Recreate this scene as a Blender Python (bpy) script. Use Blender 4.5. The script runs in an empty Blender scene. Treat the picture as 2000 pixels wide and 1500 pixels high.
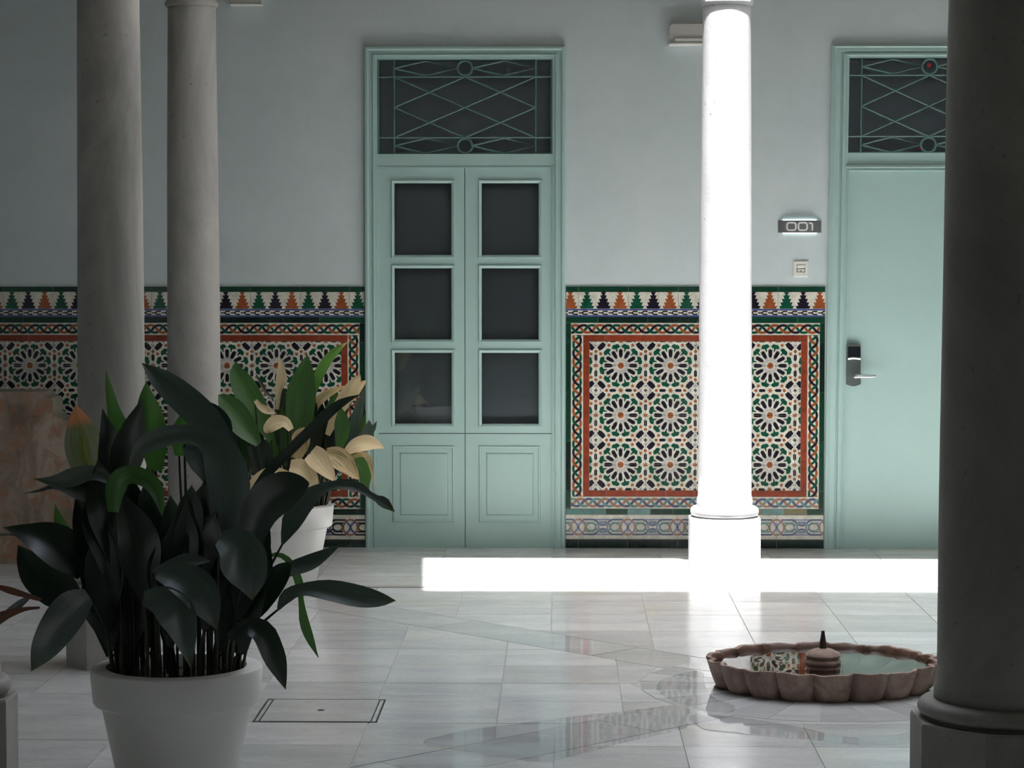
import bpy, math, random
from mathutils import Vector, Matrix, Euler
random.seed(7)
S = bpy.context.scene
COL = S.collection
PI = math.pi

# ---------------------------------------------------------------- camera, sky, sun, exposure
F = 4500.0                      # focal length in pixels of the 2000 px wide frame
CAMLOC = Vector((0.0, -13.05, 1.61))
CROT = Euler((PI/2 - math.atan(230/F), 0, math.radians(1.2)))
cd = bpy.data.cameras.new('camera'); cam = bpy.data.objects.new('camera', cd); COL.objects.link(cam)
cam.location = CAMLOC; cam.rotation_euler = CROT
cd.sensor_width = 36; cd.lens = 36*F/2000; cd.clip_end = 200
S.camera = cam
w = bpy.data.worlds.new('sky'); S.world = w; w.use_nodes = True
wn = w.node_tree.nodes; wl = w.node_tree.links
sk = wn.new('ShaderNodeTexSky'); sk.sky_type = 'NISHITA'; sk.sun_disc = False
sk.sun_elevation = math.radians(71.7); sk.sun_rotation = math.radians(180); sk.air_density = 1.0; sk.dust_density = 2.0; sk.ozone_density = 1.0
hs = wn.new('ShaderNodeHueSaturation'); hs.inputs['Saturation'].default_value = .7     # thin bright haze over the patio
wl.new(sk.outputs[0], hs.inputs['Color']); wl.new(hs.outputs[0], wn['Background'].inputs[0]); wn['Background'].inputs[1].default_value = 1.25
SDY = 0.33                     # sun: horizontal run towards the wall per metre of fall
sd = bpy.data.lights.new('sun', 'SUN'); sd.energy = 17.0; sd.angle = math.radians(0.53); sd.color = (1.0, 0.985, 0.965)
sun = bpy.data.objects.new('sun', sd); COL.objects.link(sun)
sun.rotation_euler = Vector((0.0, SDY, -1)).to_track_quat('-Z', 'Y').to_euler(); sun.location = (1, -8, 14)
for x_, e_ in ((6.1, 16.0), (-4.2, 9.0)):      # added fill lamps that lift the dark hall where the camera stands
    ad_ = bpy.data.lights.new('hall_fill_light', 'AREA'); ad_.shape = 'RECTANGLE'; ad_.size = 1.6; ad_.size_y = 3.0; ad_.energy = e_
    ao_ = bpy.data.objects.new('hall_fill_light', ad_); COL.objects.link(ao_); ao_.location = (x_, -10.6, 1.9)
    ao_.rotation_euler = (0, PI/2 if x_ > 0 else -PI/2, 0)
S.view_settings.view_transform = 'Standard'; S.view_settings.look = 'None'
S.view_settings.gamma = 1; S.view_settings.use_curve_mapping = False
S.view_settings.exposure = 0.2

# ---------------------------------------------------------------- helpers
RM = CROT.to_matrix()
def ray(px, py): return RM @ Vector(((px-1000)/F, -(py-750)/F, -1))
def at(px, py, Y=0.0):
    d = ray(px, py); return CAMLOC + d*((Y-CAMLOC.y)/d.y)
def fl(px, py, z=0.0):
    d = ray(px, py); return CAMLOC + d*((z-CAMLOC.z)/d.z)

def lin(c):
    return tuple(((v/255)/12.92 if v/255 <= .04045 else ((v/255+.055)/1.055)**2.4) for v in c)
def newmat(name):
    m = bpy.data.materials.new(name); m.use_nodes = True
    return m, m.node_tree.nodes, m.node_tree.links, m.node_tree.nodes['Principled BSDF']
def mix(n, l, fac, a, b, kind='MIX'):
    x = n.new('ShaderNodeMix'); x.data_type = 'RGBA'; x.blend_type = kind
    for s, v in ((0, fac), (6, a), (7, b)):
        if hasattr(v, 'is_linked'): l.new(v, x.inputs[s])
        elif isinstance(v, (int, float)): x.inputs[s].default_value = v
        else: x.inputs[s].default_value = (*v[:3], 1)
    return x.outputs[2]
def noise(n, l, scale, detail=4, rough=.55, vec=None, dist=0):
    x = n.new('ShaderNodeTexNoise'); x.inputs['Scale'].default_value = scale; x.inputs['Detail'].default_value = detail
    x.inputs['Roughness'].default_value = rough; x.inputs['Distortion'].default_value = dist
    if vec is not None: l.new(vec, x.inputs['Vector'])
    return x.outputs['Fac']
def ramp(n, l, fac, stops):
    x = n.new('ShaderNodeValToRGB'); l.new(fac, x.inputs[0]); e = x.color_ramp.elements
    while len(e) < len(stops): e.new(.5)
    for k, (p, c) in enumerate(stops):
        e[k].position = p; e[k].color = (*c, 1) if not isinstance(c, (int, float)) else (c, c, c, 1)
    return x.outputs[0]
def coords(n, l, scale=(1, 1, 1), rnd=False, which='Object'):
    t = n.new('ShaderNodeTexCoord'); mp = n.new('ShaderNodeMapping'); mp.inputs['Scale'].default_value = scale
    l.new(t.outputs[which], mp.inputs['Vector'])
    if rnd:
        oi = n.new('ShaderNodeObjectInfo'); cm = n.new('ShaderNodeCombineXYZ'); mu = n.new('ShaderNodeMath'); mu.operation = 'MULTIPLY'
        mu.inputs[1].default_value = 57.0; l.new(oi.outputs['Random'], mu.inputs[0])
        l.new(mu.outputs[0], cm.inputs[0]); l.new(mu.outputs[0], cm.inputs[1]); l.new(cm.outputs[0], mp.inputs['Location'])
    return mp.outputs[0]
def bump(n, l, b, h, st, dist=.002):
    x = n.new('ShaderNodeBump'); x.inputs['Strength'].default_value = st; x.inputs['Distance'].default_value = dist
    l.new(h, x.inputs['Height']); l.new(x.outputs[0], b.inputs['Normal'])
def simple(name, c, rough=.5, metal=0, var=0, scale=8, bmp=0, bscale=40, spec=.5):
    m, n, l, b = newmat(name); c = lin(c)
    b.inputs['Base Color'].default_value = (*c, 1); b.inputs['Roughness'].default_value = rough
    b.inputs['Metallic'].default_value = metal; b.inputs['Specular IOR Level'].default_value = spec
    v = coords(n, l)
    if var:
        f = noise(n, l, scale, 5, .6, v)
        r = ramp(n, l, f, [(.3, tuple(x*(1-var) for x in c)), (.7, tuple(min(1, x*(1+var*.6)) for x in c))])
        l.new(r, b.inputs['Base Color'])
    if bmp: bump(n, l, b, noise(n, l, bscale, 4, .6, v), bmp)
    return m

def plaster():
    m, n, l, b = newmat('pale_plaster'); v = coords(n, l)
    f = noise(n, l, 1.3, 5, .6, v); g = noise(n, l, 9, 4, .6, v)
    a = ramp(n, l, f, [(.35, lin((201, 214, 216))), (.65, lin((211, 221, 223)))])
    c = ramp(n, l, g, [(.45, (1, 1, 1)), (.75, (.93, .925, .90))])
    l.new(mix(n, l, .6, a, c, 'MULTIPLY'), b.inputs['Base Color']); b.inputs['Roughness'].default_value = .8
    bump(n, l, b, noise(n, l, 60, 4, .6, v), .25, .002)
    return m
def glaze(name, c, rough=.16, rnd=.35):
    m, n, l, b = newmat(name); v = coords(n, l, (1, 1, 1), True); c = lin(c)
    f = noise(n, l, 30, 4, .6, v)
    oi = n.new('ShaderNodeObjectInfo')
    r = ramp(n, l, f, [(.3, tuple(x*.78 for x in c)), (.7, tuple(min(1, x*1.15) for x in c))])
    r2 = ramp(n, l, oi.outputs['Random'], [(0, tuple([1-rnd]*3)), (1, (1, 1, 1))])
    l.new(mix(n, l, 1.0, r, r2, 'MULTIPLY'), b.inputs['Base Color'])
    b.inputs['Roughness'].default_value = rough
    bump(n, l, b, noise(n, l, 45, 3, .5, v), .12, .001)
    return m
def marble(name, rough=.13, dark=1.0, yellow=.5):
    m, n, l, b = newmat(name); v = coords(n, l, (1, 3.2, 1), True); v2 = coords(n, l, (1, 1, 1), True)
    f = noise(n, l, 1.5, 5, .55, v, 1.0); g = noise(n, l, 1.1, 3, .5, v2); h = noise(n, l, 6.5, 7, .7, v, 2.2)
    oi = n.new('ShaderNodeObjectInfo')
    a = ramp(n, l, f, [(.30, lin((196, 198, 198))), (.5, lin((210, 211, 209))), (.72, lin((222, 222, 219)))])
    ye = ramp(n, l, g, [(.56, 0.0), (.75, yellow)])
    a = mix(n, l, ye, a, lin((214, 208, 178)))
    ve = ramp(n, l, h, [(.475, 0.0), (.5, .35), (.525, 0.0)])
    a = mix(n, l, ve, a, lin((150, 152, 152)))
    pt = ramp(n, l, oi.outputs['Random'], [(0, tuple([.78*dark]*3)), (.5, tuple([.91*dark]*3)), (1, tuple([1.0*dark]*3))])
    l.new(mix(n, l, 1.0, a, pt, 'MULTIPLY'), b.inputs['Base Color'])
    rr = ramp(n, l, noise(n, l, 3.0, 4, .6, v2), [(.35, rough*.75), (.7, rough*1.35)])
    l.new(rr, b.inputs['Roughness'])
    return m
def stone(name, c1, c2, c3=None, rough=.6, sc=2.5, pits=0):
    m, n, l, b = newmat(name); v = coords(n, l, (1, 1, .45), True); v1 = coords(n, l)
    f = noise(n, l, sc, 6, .65, v, .6)
    a = ramp(n, l, f, [(.34, lin(c1)), (.62, lin(c2))])
    if c3: a = mix(n, l, ramp(n, l, noise(n, l, sc*1.7, 5, .6, v1, .8), [(.52, 0.0), (.62, .85)]), a, lin(c3))
    sp = ramp(n, l, noise(n, l, 38, 4, .7, v1), [(.29, .55), (.36, 1.0)])
    l.new(mix(n, l, 1.0, a, sp, 'MULTIPLY'), b.inputs['Base Color'])
    b.inputs['Roughness'].default_value = rough
    bump(n, l, b, noise(n, l, 28, 6, .65, v1), .35 + pits, .004)
    return m
def glass(name, tint=(.92, .94, .94)):
    m, n, l, b = newmat(name); n.remove(b); out = n['Material Output']
    tr = n.new('ShaderNodeBsdfTransparent'); tr.inputs[0].default_value = (*tint, 1)
    gl = n.new('ShaderNodeBsdfGlossy'); gl.inputs['Roughness'].default_value = .01
    fr = n.new('ShaderNodeFresnel'); fr.inputs[0].default_value = 1.65
    mx = n.new('ShaderNodeMixShader'); l.new(fr.outputs[0], mx.inputs[0]); l.new(tr.outputs[0], mx.inputs[1]); l.new(gl.outputs[0], mx.inputs[2])
    l.new(mx.outputs[0], out.inputs[0]); return m
def water(name, tint, rough=.0, ior=1.33):
    m, n, l, b = newmat(name); n.remove(b); out = n['Material Output']
    tr = n.new('ShaderNodeBsdfTransparent'); tr.inputs[0].default_value = (*tint, 1)
    gl = n.new('ShaderNodeBsdfGlossy'); gl.inputs['Roughness'].default_value = rough
    fr = n.new('ShaderNodeFresnel'); fr.inputs[0].default_value = ior
    mx = n.new('ShaderNodeMixShader'); l.new(fr.outputs[0], mx.inputs[0]); l.new(tr.outputs[0], mx.inputs[1]); l.new(gl.outputs[0], mx.inputs[2])
    l.new(mx.outputs[0], out.inputs[0])
    bp = n.new('ShaderNodeBump'); bp.inputs['Strength'].default_value = .03; bp.inputs['Distance'].default_value = .01
    l.new(noise(n, l, 6, 2, .5, coords(n, l)), bp.inputs['Height']); l.new(bp.outputs[0], gl.inputs['Normal']); l.new(bp.outputs[0], fr.inputs['Normal'])
    return m
def leafmat(name, base, edge, tip, tip_at=.86, streak=.0, streakc=(200, 180, 130), rough=.33, trans=.25):
    m, n, l, b = newmat(name)
    uv = n.new('ShaderNodeTexCoord'); sp = n.new('ShaderNodeSeparateXYZ'); l.new(uv.outputs['UV'], sp.inputs[0])
    v = coords(n, l, (26, 1.2, 1), True, 'UV'); f = noise(n, l, 1.6, 4, .6, v)
    a = ramp(n, l, f, [(.3, lin(base)), (.7, lin(edge))])
    if streak:
        v3 = coords(n, l, (14, 1.6, 1), True, 'UV'); g = noise(n, l, 1.3, 3, .6, v3)
        a = mix(n, l, ramp(n, l, g, [(.5-streak*.22, 0.0), (.58-streak*.18, 1.0)]), a, lin(streakc))
    wob = noise(n, l, 2.0, 3, .5, v); ad = n.new('ShaderNodeMath'); ad.operation = 'MULTIPLY_ADD'; ad.inputs[1].default_value = .22
    l.new(wob, ad.inputs[0]); l.new(sp.outputs[1], ad.inputs[2])
    a = mix(n, l, ramp(n, l, ad.outputs[0], [(tip_at, 0.0), (min(1, tip_at+.1), 1.0)]), a, lin(tip))
    mid = ramp(n, l, sp.outputs[0], [(.475, 0.0), (.5, .5), (.525, 0.0)])
    a = mix(n, l, mid, a, lin(tuple(min(255, x*1.35+12) for x in base)))
    l.new(a, b.inputs['Base Color']); b.inputs['Roughness'].default_value = rough; b.inputs['Specular IOR Level'].default_value = .8; b.inputs['Coat Weight'].default_value = .5 if rough < .5 else 0; b.inputs['Coat Roughness'].default_value = .38
    bump(n, l, b, f, .3, .002)
    tl = n.new('ShaderNodeBsdfTranslucent'); l.new(a, tl.inputs[0]); mx = n.new('ShaderNodeMixShader'); mx.inputs[0].default_value = trans
    l.new(b.outputs[0], mx.inputs[1]); l.new(tl.outputs[0], mx.inputs[2]); l.new(mx.outputs[0], n['Material Output'].inputs[0])
    return m

M = {}
M['wall'] = plaster()
M['mint'] = simple('mint_paint', (173, 201, 197), .42, var=.04, scale=3, bmp=.06, bscale=50)
M['mint_dark'] = simple('dark_mint_iron', (88, 122, 118), .45)
M['cream'] = glaze('cream_glaze', (226, 222, 208), .2, .12)
M['green'] = glaze('green_glaze', (24, 70, 52))
M['dgreen'] = glaze('dark_green_glaze', (26, 48, 42), .14)
M['emerald'] = glaze('emerald_glaze', (22, 82, 62), .16, .15)
M['navy'] = glaze('navy_glaze', (36, 32, 46), .14, .15)
M['brown'] = glaze('brown_glaze', (164, 90, 52), .18, .2)
M['brick'] = glaze('brick_red_glaze', (150, 66, 42), .18, .25)
M['lav'] = glaze('lavender_glaze', (140, 138, 178), .2, .15)
M['blue'] = glaze('blue_glaze', (78, 92, 150), .2, .15)
M['olive'] = glaze('olive_glaze', (140, 134, 92), .22, .3)
M['teal'] = glaze('teal_glaze', (90, 140, 132), .22, .3)
M['fteal'] = glaze('faded_teal_glaze', (112, 150, 148), .22, .2)
M['fsalmon'] = glaze('faded_salmon_glaze', (178, 126, 104), .22, .2)
M['fblue'] = glaze('faded_blue_glaze', (84, 96, 130), .22, .2)
M['grout'] = simple('grout', (206, 204, 192), .85, var=.15, scale=20)
M['mortar'] = simple('floor_mortar', (166, 166, 160), .8, var=.2, scale=10)
M['marble'] = marble('white_marble', .19)
M['marble_band'] = marble('grey_marble_band', .07, .88, .15)
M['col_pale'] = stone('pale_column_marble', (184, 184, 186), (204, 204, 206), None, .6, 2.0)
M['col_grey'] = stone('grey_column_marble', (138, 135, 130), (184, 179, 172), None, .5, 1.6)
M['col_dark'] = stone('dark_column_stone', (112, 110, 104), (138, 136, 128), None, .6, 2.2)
M['terracotta'] = stone('terracotta_stone', (124, 103, 92), (172, 150, 136), (134, 110, 96), .75, 9)
M['terracotta_wet'] = stone('wet_terracotta_stone', (70, 46, 36), (98, 68, 54), None, .3, 9)
M['pink_stone'] = stone('pink_weathered_stone', (130, 110, 94), (190, 172, 156), (176, 128, 102), .85, 5.5)
M['side_stone'] = simple('grey_stone_side', (132, 126, 112), .85, var=.25, scale=8, bmp=.3)
M['pot'] = simple('white_planter_plastic', (226, 225, 220), .42, var=.03, scale=4, bmp=.05, bscale=120)
M['soil'] = simple('dark_soil', (26, 22, 18), .95, var=.4, scale=60, bmp=.8)
M['glass'] = glass('window_glass')
M['dark_room'] = simple('dark_room_wall', (104, 108, 112), .8)
M['black'] = simple('black_plastic', (26, 30, 36), .25)
M['chrome'] = simple('chrome', (215, 218, 220), .22, metal=.9)
M['steel'] = simple('brushed_grey_steel', (120, 128, 128), .35, metal=.7)
M['signsteel'] = simple('dark_brushed_steel', (128, 128, 130), .35, metal=.35, var=.2, scale=6)
M['white'] = simple('white_plastic', (228, 228, 222), .4)
M['offwhite'] = simple('offwhite_plastic', (200, 200, 194), .4)
M['number'] = simple('white_enamel', (236, 238, 236), .4)
M['red'] = simple('red_sticker', (190, 40, 70), .5)
M['frame_dark'] = simple('dark_steel_angle', (56, 56, 58), .45, metal=.3)
M['nozzle'] = simple('dark_bronze', (74, 62, 58), .45, metal=.5, var=.2, scale=20)
M['ceiling'] = simple('gallery_ceiling_wood', (128, 118, 104), .8)
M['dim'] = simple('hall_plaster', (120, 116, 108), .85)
M['upper'] = simple('upper_patio_plaster', (214, 212, 204), .85)
M['water'] = water('basin_water', (.72, .76, .70), .0, 1.62)
M['puddle'] = water('puddle_water', (.94, .945, .945), .04, 1.30)
M['stem'] = simple('leaf_stem', (38, 48, 26), .5)
M['leaf_dark'] = leafmat('dark_leaf', (18, 34, 24), (32, 52, 38), (34, 50, 24), .98, rough=.3)
M['leaf_sheen_grey'] = leafmat('sky_sheen_grey_green_leaf', (56, 74, 66), (84, 104, 92), (66, 78, 40), .99, rough=.3, trans=.1)  # sky sheen on the leaf tops is put into this lighter grey colour
M['leaf_green'] = leafmat('green_leaf', (46, 88, 34), (78, 122, 54), (120, 130, 60), 1.0, trans=.4)
M['leaf_bright'] = leafmat('bright_leaf', (76, 122, 44), (112, 158, 72), (190, 178, 120), .99, trans=.4)
M['leaf_tan'] = leafmat('dry_tan_leaf', (206, 180, 132), (238, 218, 176), (224, 190, 136), .98, rough=.6)
M['leaf_mixed'] = leafmat('half_dry_leaf', (62, 92, 44), (92, 116, 60), (206, 180, 128), .82, .55, (206, 178, 132), .5)
M['leaf_yellow'] = leafmat('yellowing_leaf', (92, 108, 44), (128, 136, 62), (204, 136, 92), .80, .12, (120, 132, 110), .4)
M['leaf_red'] = leafmat('reddish_dry_leaf', (96, 60, 40), (124, 74, 50), (120, 64, 44), .8, rough=.5)
m_, n_, l_, b_ = newmat('led_strip'); M['led'] = m_
b_.inputs['Emission Color'].default_value = (.8, 1, .94, 1); b_.inputs['Emission Strength'].default_value = 2.2

class MB:
    def __init__(s): s.v = []; s.f = []; s.m = []; s.mats = []; s.uv = None
    def mi(s, m):
        if m not in s.mats: s.mats.append(m)
        return s.mats.index(m)
    def poly(s, pts, m):
        k = len(s.v); s.v += [tuple(p) for p in pts]; s.f.append(tuple(range(k, k+len(pts)))); s.m.append(s.mi(m))
    def box(s, x0, x1, y0, y1, z0, z1, m, skip=''):
        a = [(x0, y0, z0), (x1, y0, z0), (x1, y1, z0), (x0, y1, z0), (x0, y0, z1), (x1, y0, z1), (x1, y1, z1), (x0, y1, z1)]
        k = len(s.v); s.v += a; i = s.mi(m)
        for tagc, f in (('b', (3, 2, 1, 0)), ('t', (4, 5, 6, 7)), ('f', (0, 1, 5, 4)), ('k', (2, 3, 7, 6)), ('l', (3, 0, 4, 7)), ('r', (1, 2, 6, 5))):
            if tagc in skip: continue
            s.f.append(tuple(k+j for j in f)); s.m.append(i)
    def lathe(s, prof, m, n=32, c=(0, 0, 0), fn=None, cap=False):
        k = len(s.v); i = s.mi(m)
        for (r, z) in prof:
            for j in range(n):
                a = 2*PI*j/n; rr = r*(fn(a, z) if fn else 1)
                s.v.append((c[0]+rr*math.cos(a), c[1]+rr*math.sin(a), c[2]+z))
        for a in range(len(prof)-1):
            for j in range(n):
                q = (j+1) % n
                s.f.append((k+a*n+j, k+a*n+q, k+(a+1)*n+q, k+(a+1)*n+j)); s.m.append(i)
        if cap:
            s.f.append(tuple(k+(len(prof)-1)*n+j for j in range(n))); s.m.append(i)
            s.f.append(tuple(k+j for j in reversed(range(n)))); s.m.append(i)
    def tube(s, pts, r, m, n=6):
        k = len(s.v); i = s.mi(m); pts = [Vector(p) for p in pts]
        rs = r if isinstance(r, (list, tuple)) else [r]*len(pts)
        up = None
        for a, p in enumerate(pts):
            t = (pts[min(a+1, len(pts)-1)]-pts[max(a-1, 0)]).normalized()
            if up is None or abs(up.dot(t)) > .95: up = Vector((0, 0, 1)) if abs(t.z) < .9 else Vector((0, 1, 0))
            u = t.cross(up).normalized(); w_ = t.cross(u)
            for j in range(n):
                an = 2*PI*j/n; s.v.append(tuple(p+(u*math.cos(an)+w_*math.sin(an))*rs[a]))
        for a in range(len(pts)-1):
            for j in range(n):
                q = (j+1) % n
                s.f.append((k+a*n+j, k+(a+1)*n+j, k+(a+1)*n+q, k+a*n+q)); s.m.append(i)
        s.f.append(tuple(k+j for j in reversed(range(n)))); s.m.append(i)
        e = k+(len(pts)-1)*n; s.f.append(tuple(e+j for j in range(n))); s.m.append(i)
    def mesh(s, name, off=(0, 0, 0), smooth=False):
        me = bpy.data.meshes.new(name)
        me.from_pydata([(a-off[0], b-off[1], c-off[2]) for a, b, c in s.v], [], s.f)
        for x in s.mats: me.materials.append(M[x])
        me.polygons.foreach_set('material_index', s.m)
        if smooth: me.polygons.foreach_set('use_smooth', [True]*len(s.f))
        if s.uv:
            ul = me.uv_layers.new(name='UVMap')
            for lp in me.loops: ul.data[lp.index].uv = s.uv[lp.vertex_index]
        me.update(); return me
def wpos(p):
    v = Vector((0, 0, 0))
    while p is not None: v += p.location; p = p.parent
    return v
def obj(name, me, parent=None, loc=(0, 0, 0)):
    o = bpy.data.objects.new(name, me); COL.objects.link(o); o.location = loc
    if parent is not None: o.parent = parent
    return o
def part(name, mb, parent, smooth=False, label=None, sm_angle=None):
    me = mb.mesh(name, wpos(parent), smooth)
    if sm_angle: me.set_sharp_from_angle(angle=math.radians(sm_angle))
    o = obj(name, me, parent)
    if label: o['label'] = label
    return o
def thing(name, label, cat, loc, group=None):
    o = obj(name, None, None, loc); o.empty_display_size = .1
    o['label'] = label; o['category'] = cat
    if group: o['group'] = group
    return o
def struct(name, mb, smooth=False):
    o = obj(name, mb.mesh(name, (0, 0, 0), smooth)); o['kind'] = 'structure'; return o

# ---------------------------------------------------------------- setting: room shell
XL, XR = -4.35, 6.3
D1 = dict(x0=at(713, 600).x, x1=at(1104, 600).x, z1=at(900, 90).z)
D2 = dict(x0=at(1616, 600).x, x1=at(2006, 600).x, z1=at(1700, 87).z)
mb = MB()
segs = [(XL, D1['x0']+.04), (D1['x1']-.04, D2['x0']+.04), (D2['x1']-.04, XR)]
for a, b in segs: mb.box(a, b, 0, .3, 0, 3.5, 'wall')
for d in (D1, D2): mb.box(d['x0']+.04, d['x1']-.04, 0, .3, d['z1']-.04, 3.5, 'wall')
struct('wall_back', mb)
mb = MB(); mb.box(XL-.2, XL, -15, .3, 0, 3.5, 'wall'); struct('wall_left', mb)
mb = MB(); mb.box(XR, XR+.2, -15, .3, 0, 3.5, 'wall'); struct('wall_right', mb)
mb = MB(); mb.box(XL-.2, XR+.2, -15.2, -15, 0, 3.5, 'dim'); struct('wall_front', mb)
# galleries' ceilings and the upper storeys round the open patio
PX0, PX1, PY0, PY1 = -1.62, 4.0, -6.35, -1.62
mb = MB()
mb.box(XL-.2, XR+.2, PY1, .3, 3.5, 3.7, 'ceiling'); mb.box(XL-.2, XR+.2, -15.2, PY0, 3.5, 3.7, 'dim')
mb.box(XL-.2, PX0, PY0, PY1, 3.5, 3.7, 'ceiling'); mb.box(PX1, XR+.2, PY0, PY1, 3.5, 3.7, 'ceiling')
struct('ceiling', mb)
mb = MB()                       # beams carried by the columns
by = fl(1300, 1090, .01).y-3.35*SDY; mb.box(XL, XR, by, PY1+.42, 3.35, 3.5, 'upper'); mb.box(XL, XR, PY0-.42, PY0, 3.35, 3.5, 'upper')
mb.box(PX0-.35, PX0, PY0, PY1, 3.35, 3.5, 'upper'); mb.box(PX1, PX1+.35, PY0, PY1, 3.35, 3.5, 'upper')
struct('trim_3', mb)
TOP = 9.0
mb = MB()
mb.box(XL, XR, PY1, PY1+.3, 3.7, TOP, 'upper'); mb.box(XL, XR, PY0-.3, PY0, 3.7, TOP, 'upper')
mb.box(PX0-.3, PX0, PY0, PY1, 3.7, TOP, 'upper'); mb.box(PX1, PX1+.3, PY0, PY1, 3.7, TOP, 'upper')
struct('wall_upper', mb)
# unseen eave and added awning, shaped to cut sun to the back gallery strip
ye = fl(1300, 1157).y - TOP*SDY
mb = MB(); mb.box(XL, XR, PY0-1, ye, TOP, TOP+.15, 'upper'); 
qa, qb = fl(829, 1160), fl(829, 1085); hz = 4.6; xx = lambda y: qa.x+(qb.x-qa.x)*((y+SDY*hz)-qa.y)/(qb.y-qa.y)
for z_ in (hz, hz+.1):
    f_ = [(XL, -8, z_), (xx(-4.2), -8, z_), (xx(-4.2), -4.2, z_), (xx(PY1), PY1, z_), (XL, PY1, z_)]
    mb.poly(f_ if z_ > hz else f_[::-1], 'upper')
struct('sun_cut_roof', mb)

# rooms behind the glass, added grey sheets close behind the panes to brighten them
for nm, d in (('wall_room_one', D1), ('wall_room_two', D2)):
    mb = MB(); a, b = d['x0']-.3, d['x1']+.3
    mb.box(a-.05, a, .3, 2.6, 0, 3.3, 'dark_room'); mb.box(b, b+.05, .3, 2.6, 0, 3.3, 'dark_room')
    mb.box(a, b, 1.2, 1.25, 0, 3.3, 'dark_room'); mb.box(a, b, .3, 2.6, 3.3, 3.35, 'dark_room')
    struct(nm, mb)
BL = simple('grey_pane_backing', (166, 172, 180), .8); M['pane_backing'] = BL

# ---------------------------------------------------------------- floor
GZ = .010                        # the galleries lie a finger's breadth above the patio
yc = fl(1300, 1149).y            # edge of the back gallery
CURBX = -1.52
mb = MB(); mb.box(XL-.2, XR+.2, -15.2, 3.0, -.2, -.0035, 'mortar')
for a_ in ((XL, XR, -1.585, .3), (XL, -1.53, -7.6, -1.585)): mb.box(*a_, -.05, GZ-.0035, 'mortar')
FLOOR = struct('floor', mb)
def convex_clip(poly, a, b, c):   # keep a*x+b*y+c >= 0
    out = []
    for i in range(len(poly)):
        p, q = poly[i], poly[(i+1) % len(poly)]
        dp, dq = a*p[0]+b*p[1]+c, a*q[0]+b*q[1]+c
        if dp >= 0: out.append(p)
        if (dp >= 0) != (dq >= 0):
            t = dp/(dp-dq); out.append((p[0]+(q[0]-p[0])*t, p[1]+(q[1]-p[1])*t))
    return out
def area(p): return .5*sum(p[i][0]*p[(i+1) % len(p)][1]-p[(i+1) % len(p)][0]*p[i][1] for i in range(len(p)))
BAS = at(1607, 1290, -13.05+8.80); BX, BY = BAS.x, BAS.y
def shrink(poly, g):
    n = len(poly); out = poly
    for i in range(n):
        p, q = poly[i], poly[(i+1) % n]
        dx, dy = q[0]-p[0], q[1]-p[1]; L = math.hypot(dx, dy)
        if L < 1e-6: continue
        nx, ny = -dy/L, dx/L
        out = convex_clip(out, nx, ny, -(nx*p[0]+ny*p[1])-g)
        if len(out) < 3: return []
    return out
def slab(poly, z, mat, name='floor_tile', g=.0021):
    if len(poly) < 3: return None
    if area(poly) < 0: poly = poly[::-1]
    poly = [p for i, p in enumerate(poly) if math.hypot(p[0]-poly[i-1][0], p[1]-poly[i-1][1]) > .003]
    if len(poly) < 3: return None
    if g: poly = shrink(poly, g)
    if len(poly) < 3 or area(poly) < .0012: return None
    cx = sum(p[0] for p in poly)/len(poly); cy = sum(p[1] for p in poly)/len(poly)
    z += random.uniform(-.0004, .0004)
    tx, ty = random.uniform(-.0008, .0008), random.uniform(-.0008, .0008)
    m = MB(); zf = lambda p: z+(p[0]-cx)*tx+(p[1]-cy)*ty
    m.poly([(p[0], p[1], zf(p)) for p in poly], mat)
    for i in range(len(poly)):
        p, q = poly[i], poly[(i+1) % len(poly)]
        m.poly([(p[0], p[1], -.012), (q[0], q[1], -.012), (q[0], q[1], zf(q)), (p[0], p[1], zf(p))], mat)
    return obj(name, m.mesh(name, (cx, cy, 0)), FLOOR, (cx, cy, 0))
R2 = math.sqrt(.5); HB = .145; RR = .70
def d1(x, y): return ((x-BX)-(y-BY))*R2       # signed distances from the two diagonals
def d2(x, y): return ((x-BX)+(y-BY))*R2
def sector(poly, s1, s2):
    p = convex_clip(poly, s1*R2, -s1*R2, s1*(-BX+BY)*R2-HB)
    if len(p) < 3: return []
    return convex_clip(p, s2*R2, s2*R2, s2*(-BX-BY)*R2-HB)
def outside_ring(poly):
    if len(poly) < 3: return []
    if all(math.hypot(x-BX, y-BY) <= RR for x, y in poly): return []
    # cut against the chord of the ring nearest to the tile
    cx = sum(p[0] for p in poly)/len(poly)-BX; cy = sum(p[1] for p in poly)/len(poly)-BY; L = math.hypot(cx, cy)
    if L > 1.4: return poly
    k = round(math.atan2(cy, cx)/(PI/12)); a = k*PI/12
    return convex_clip(poly, math.cos(a), math.sin(a), -(BX*math.cos(a)+BY*math.sin(a))-RR)
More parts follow.
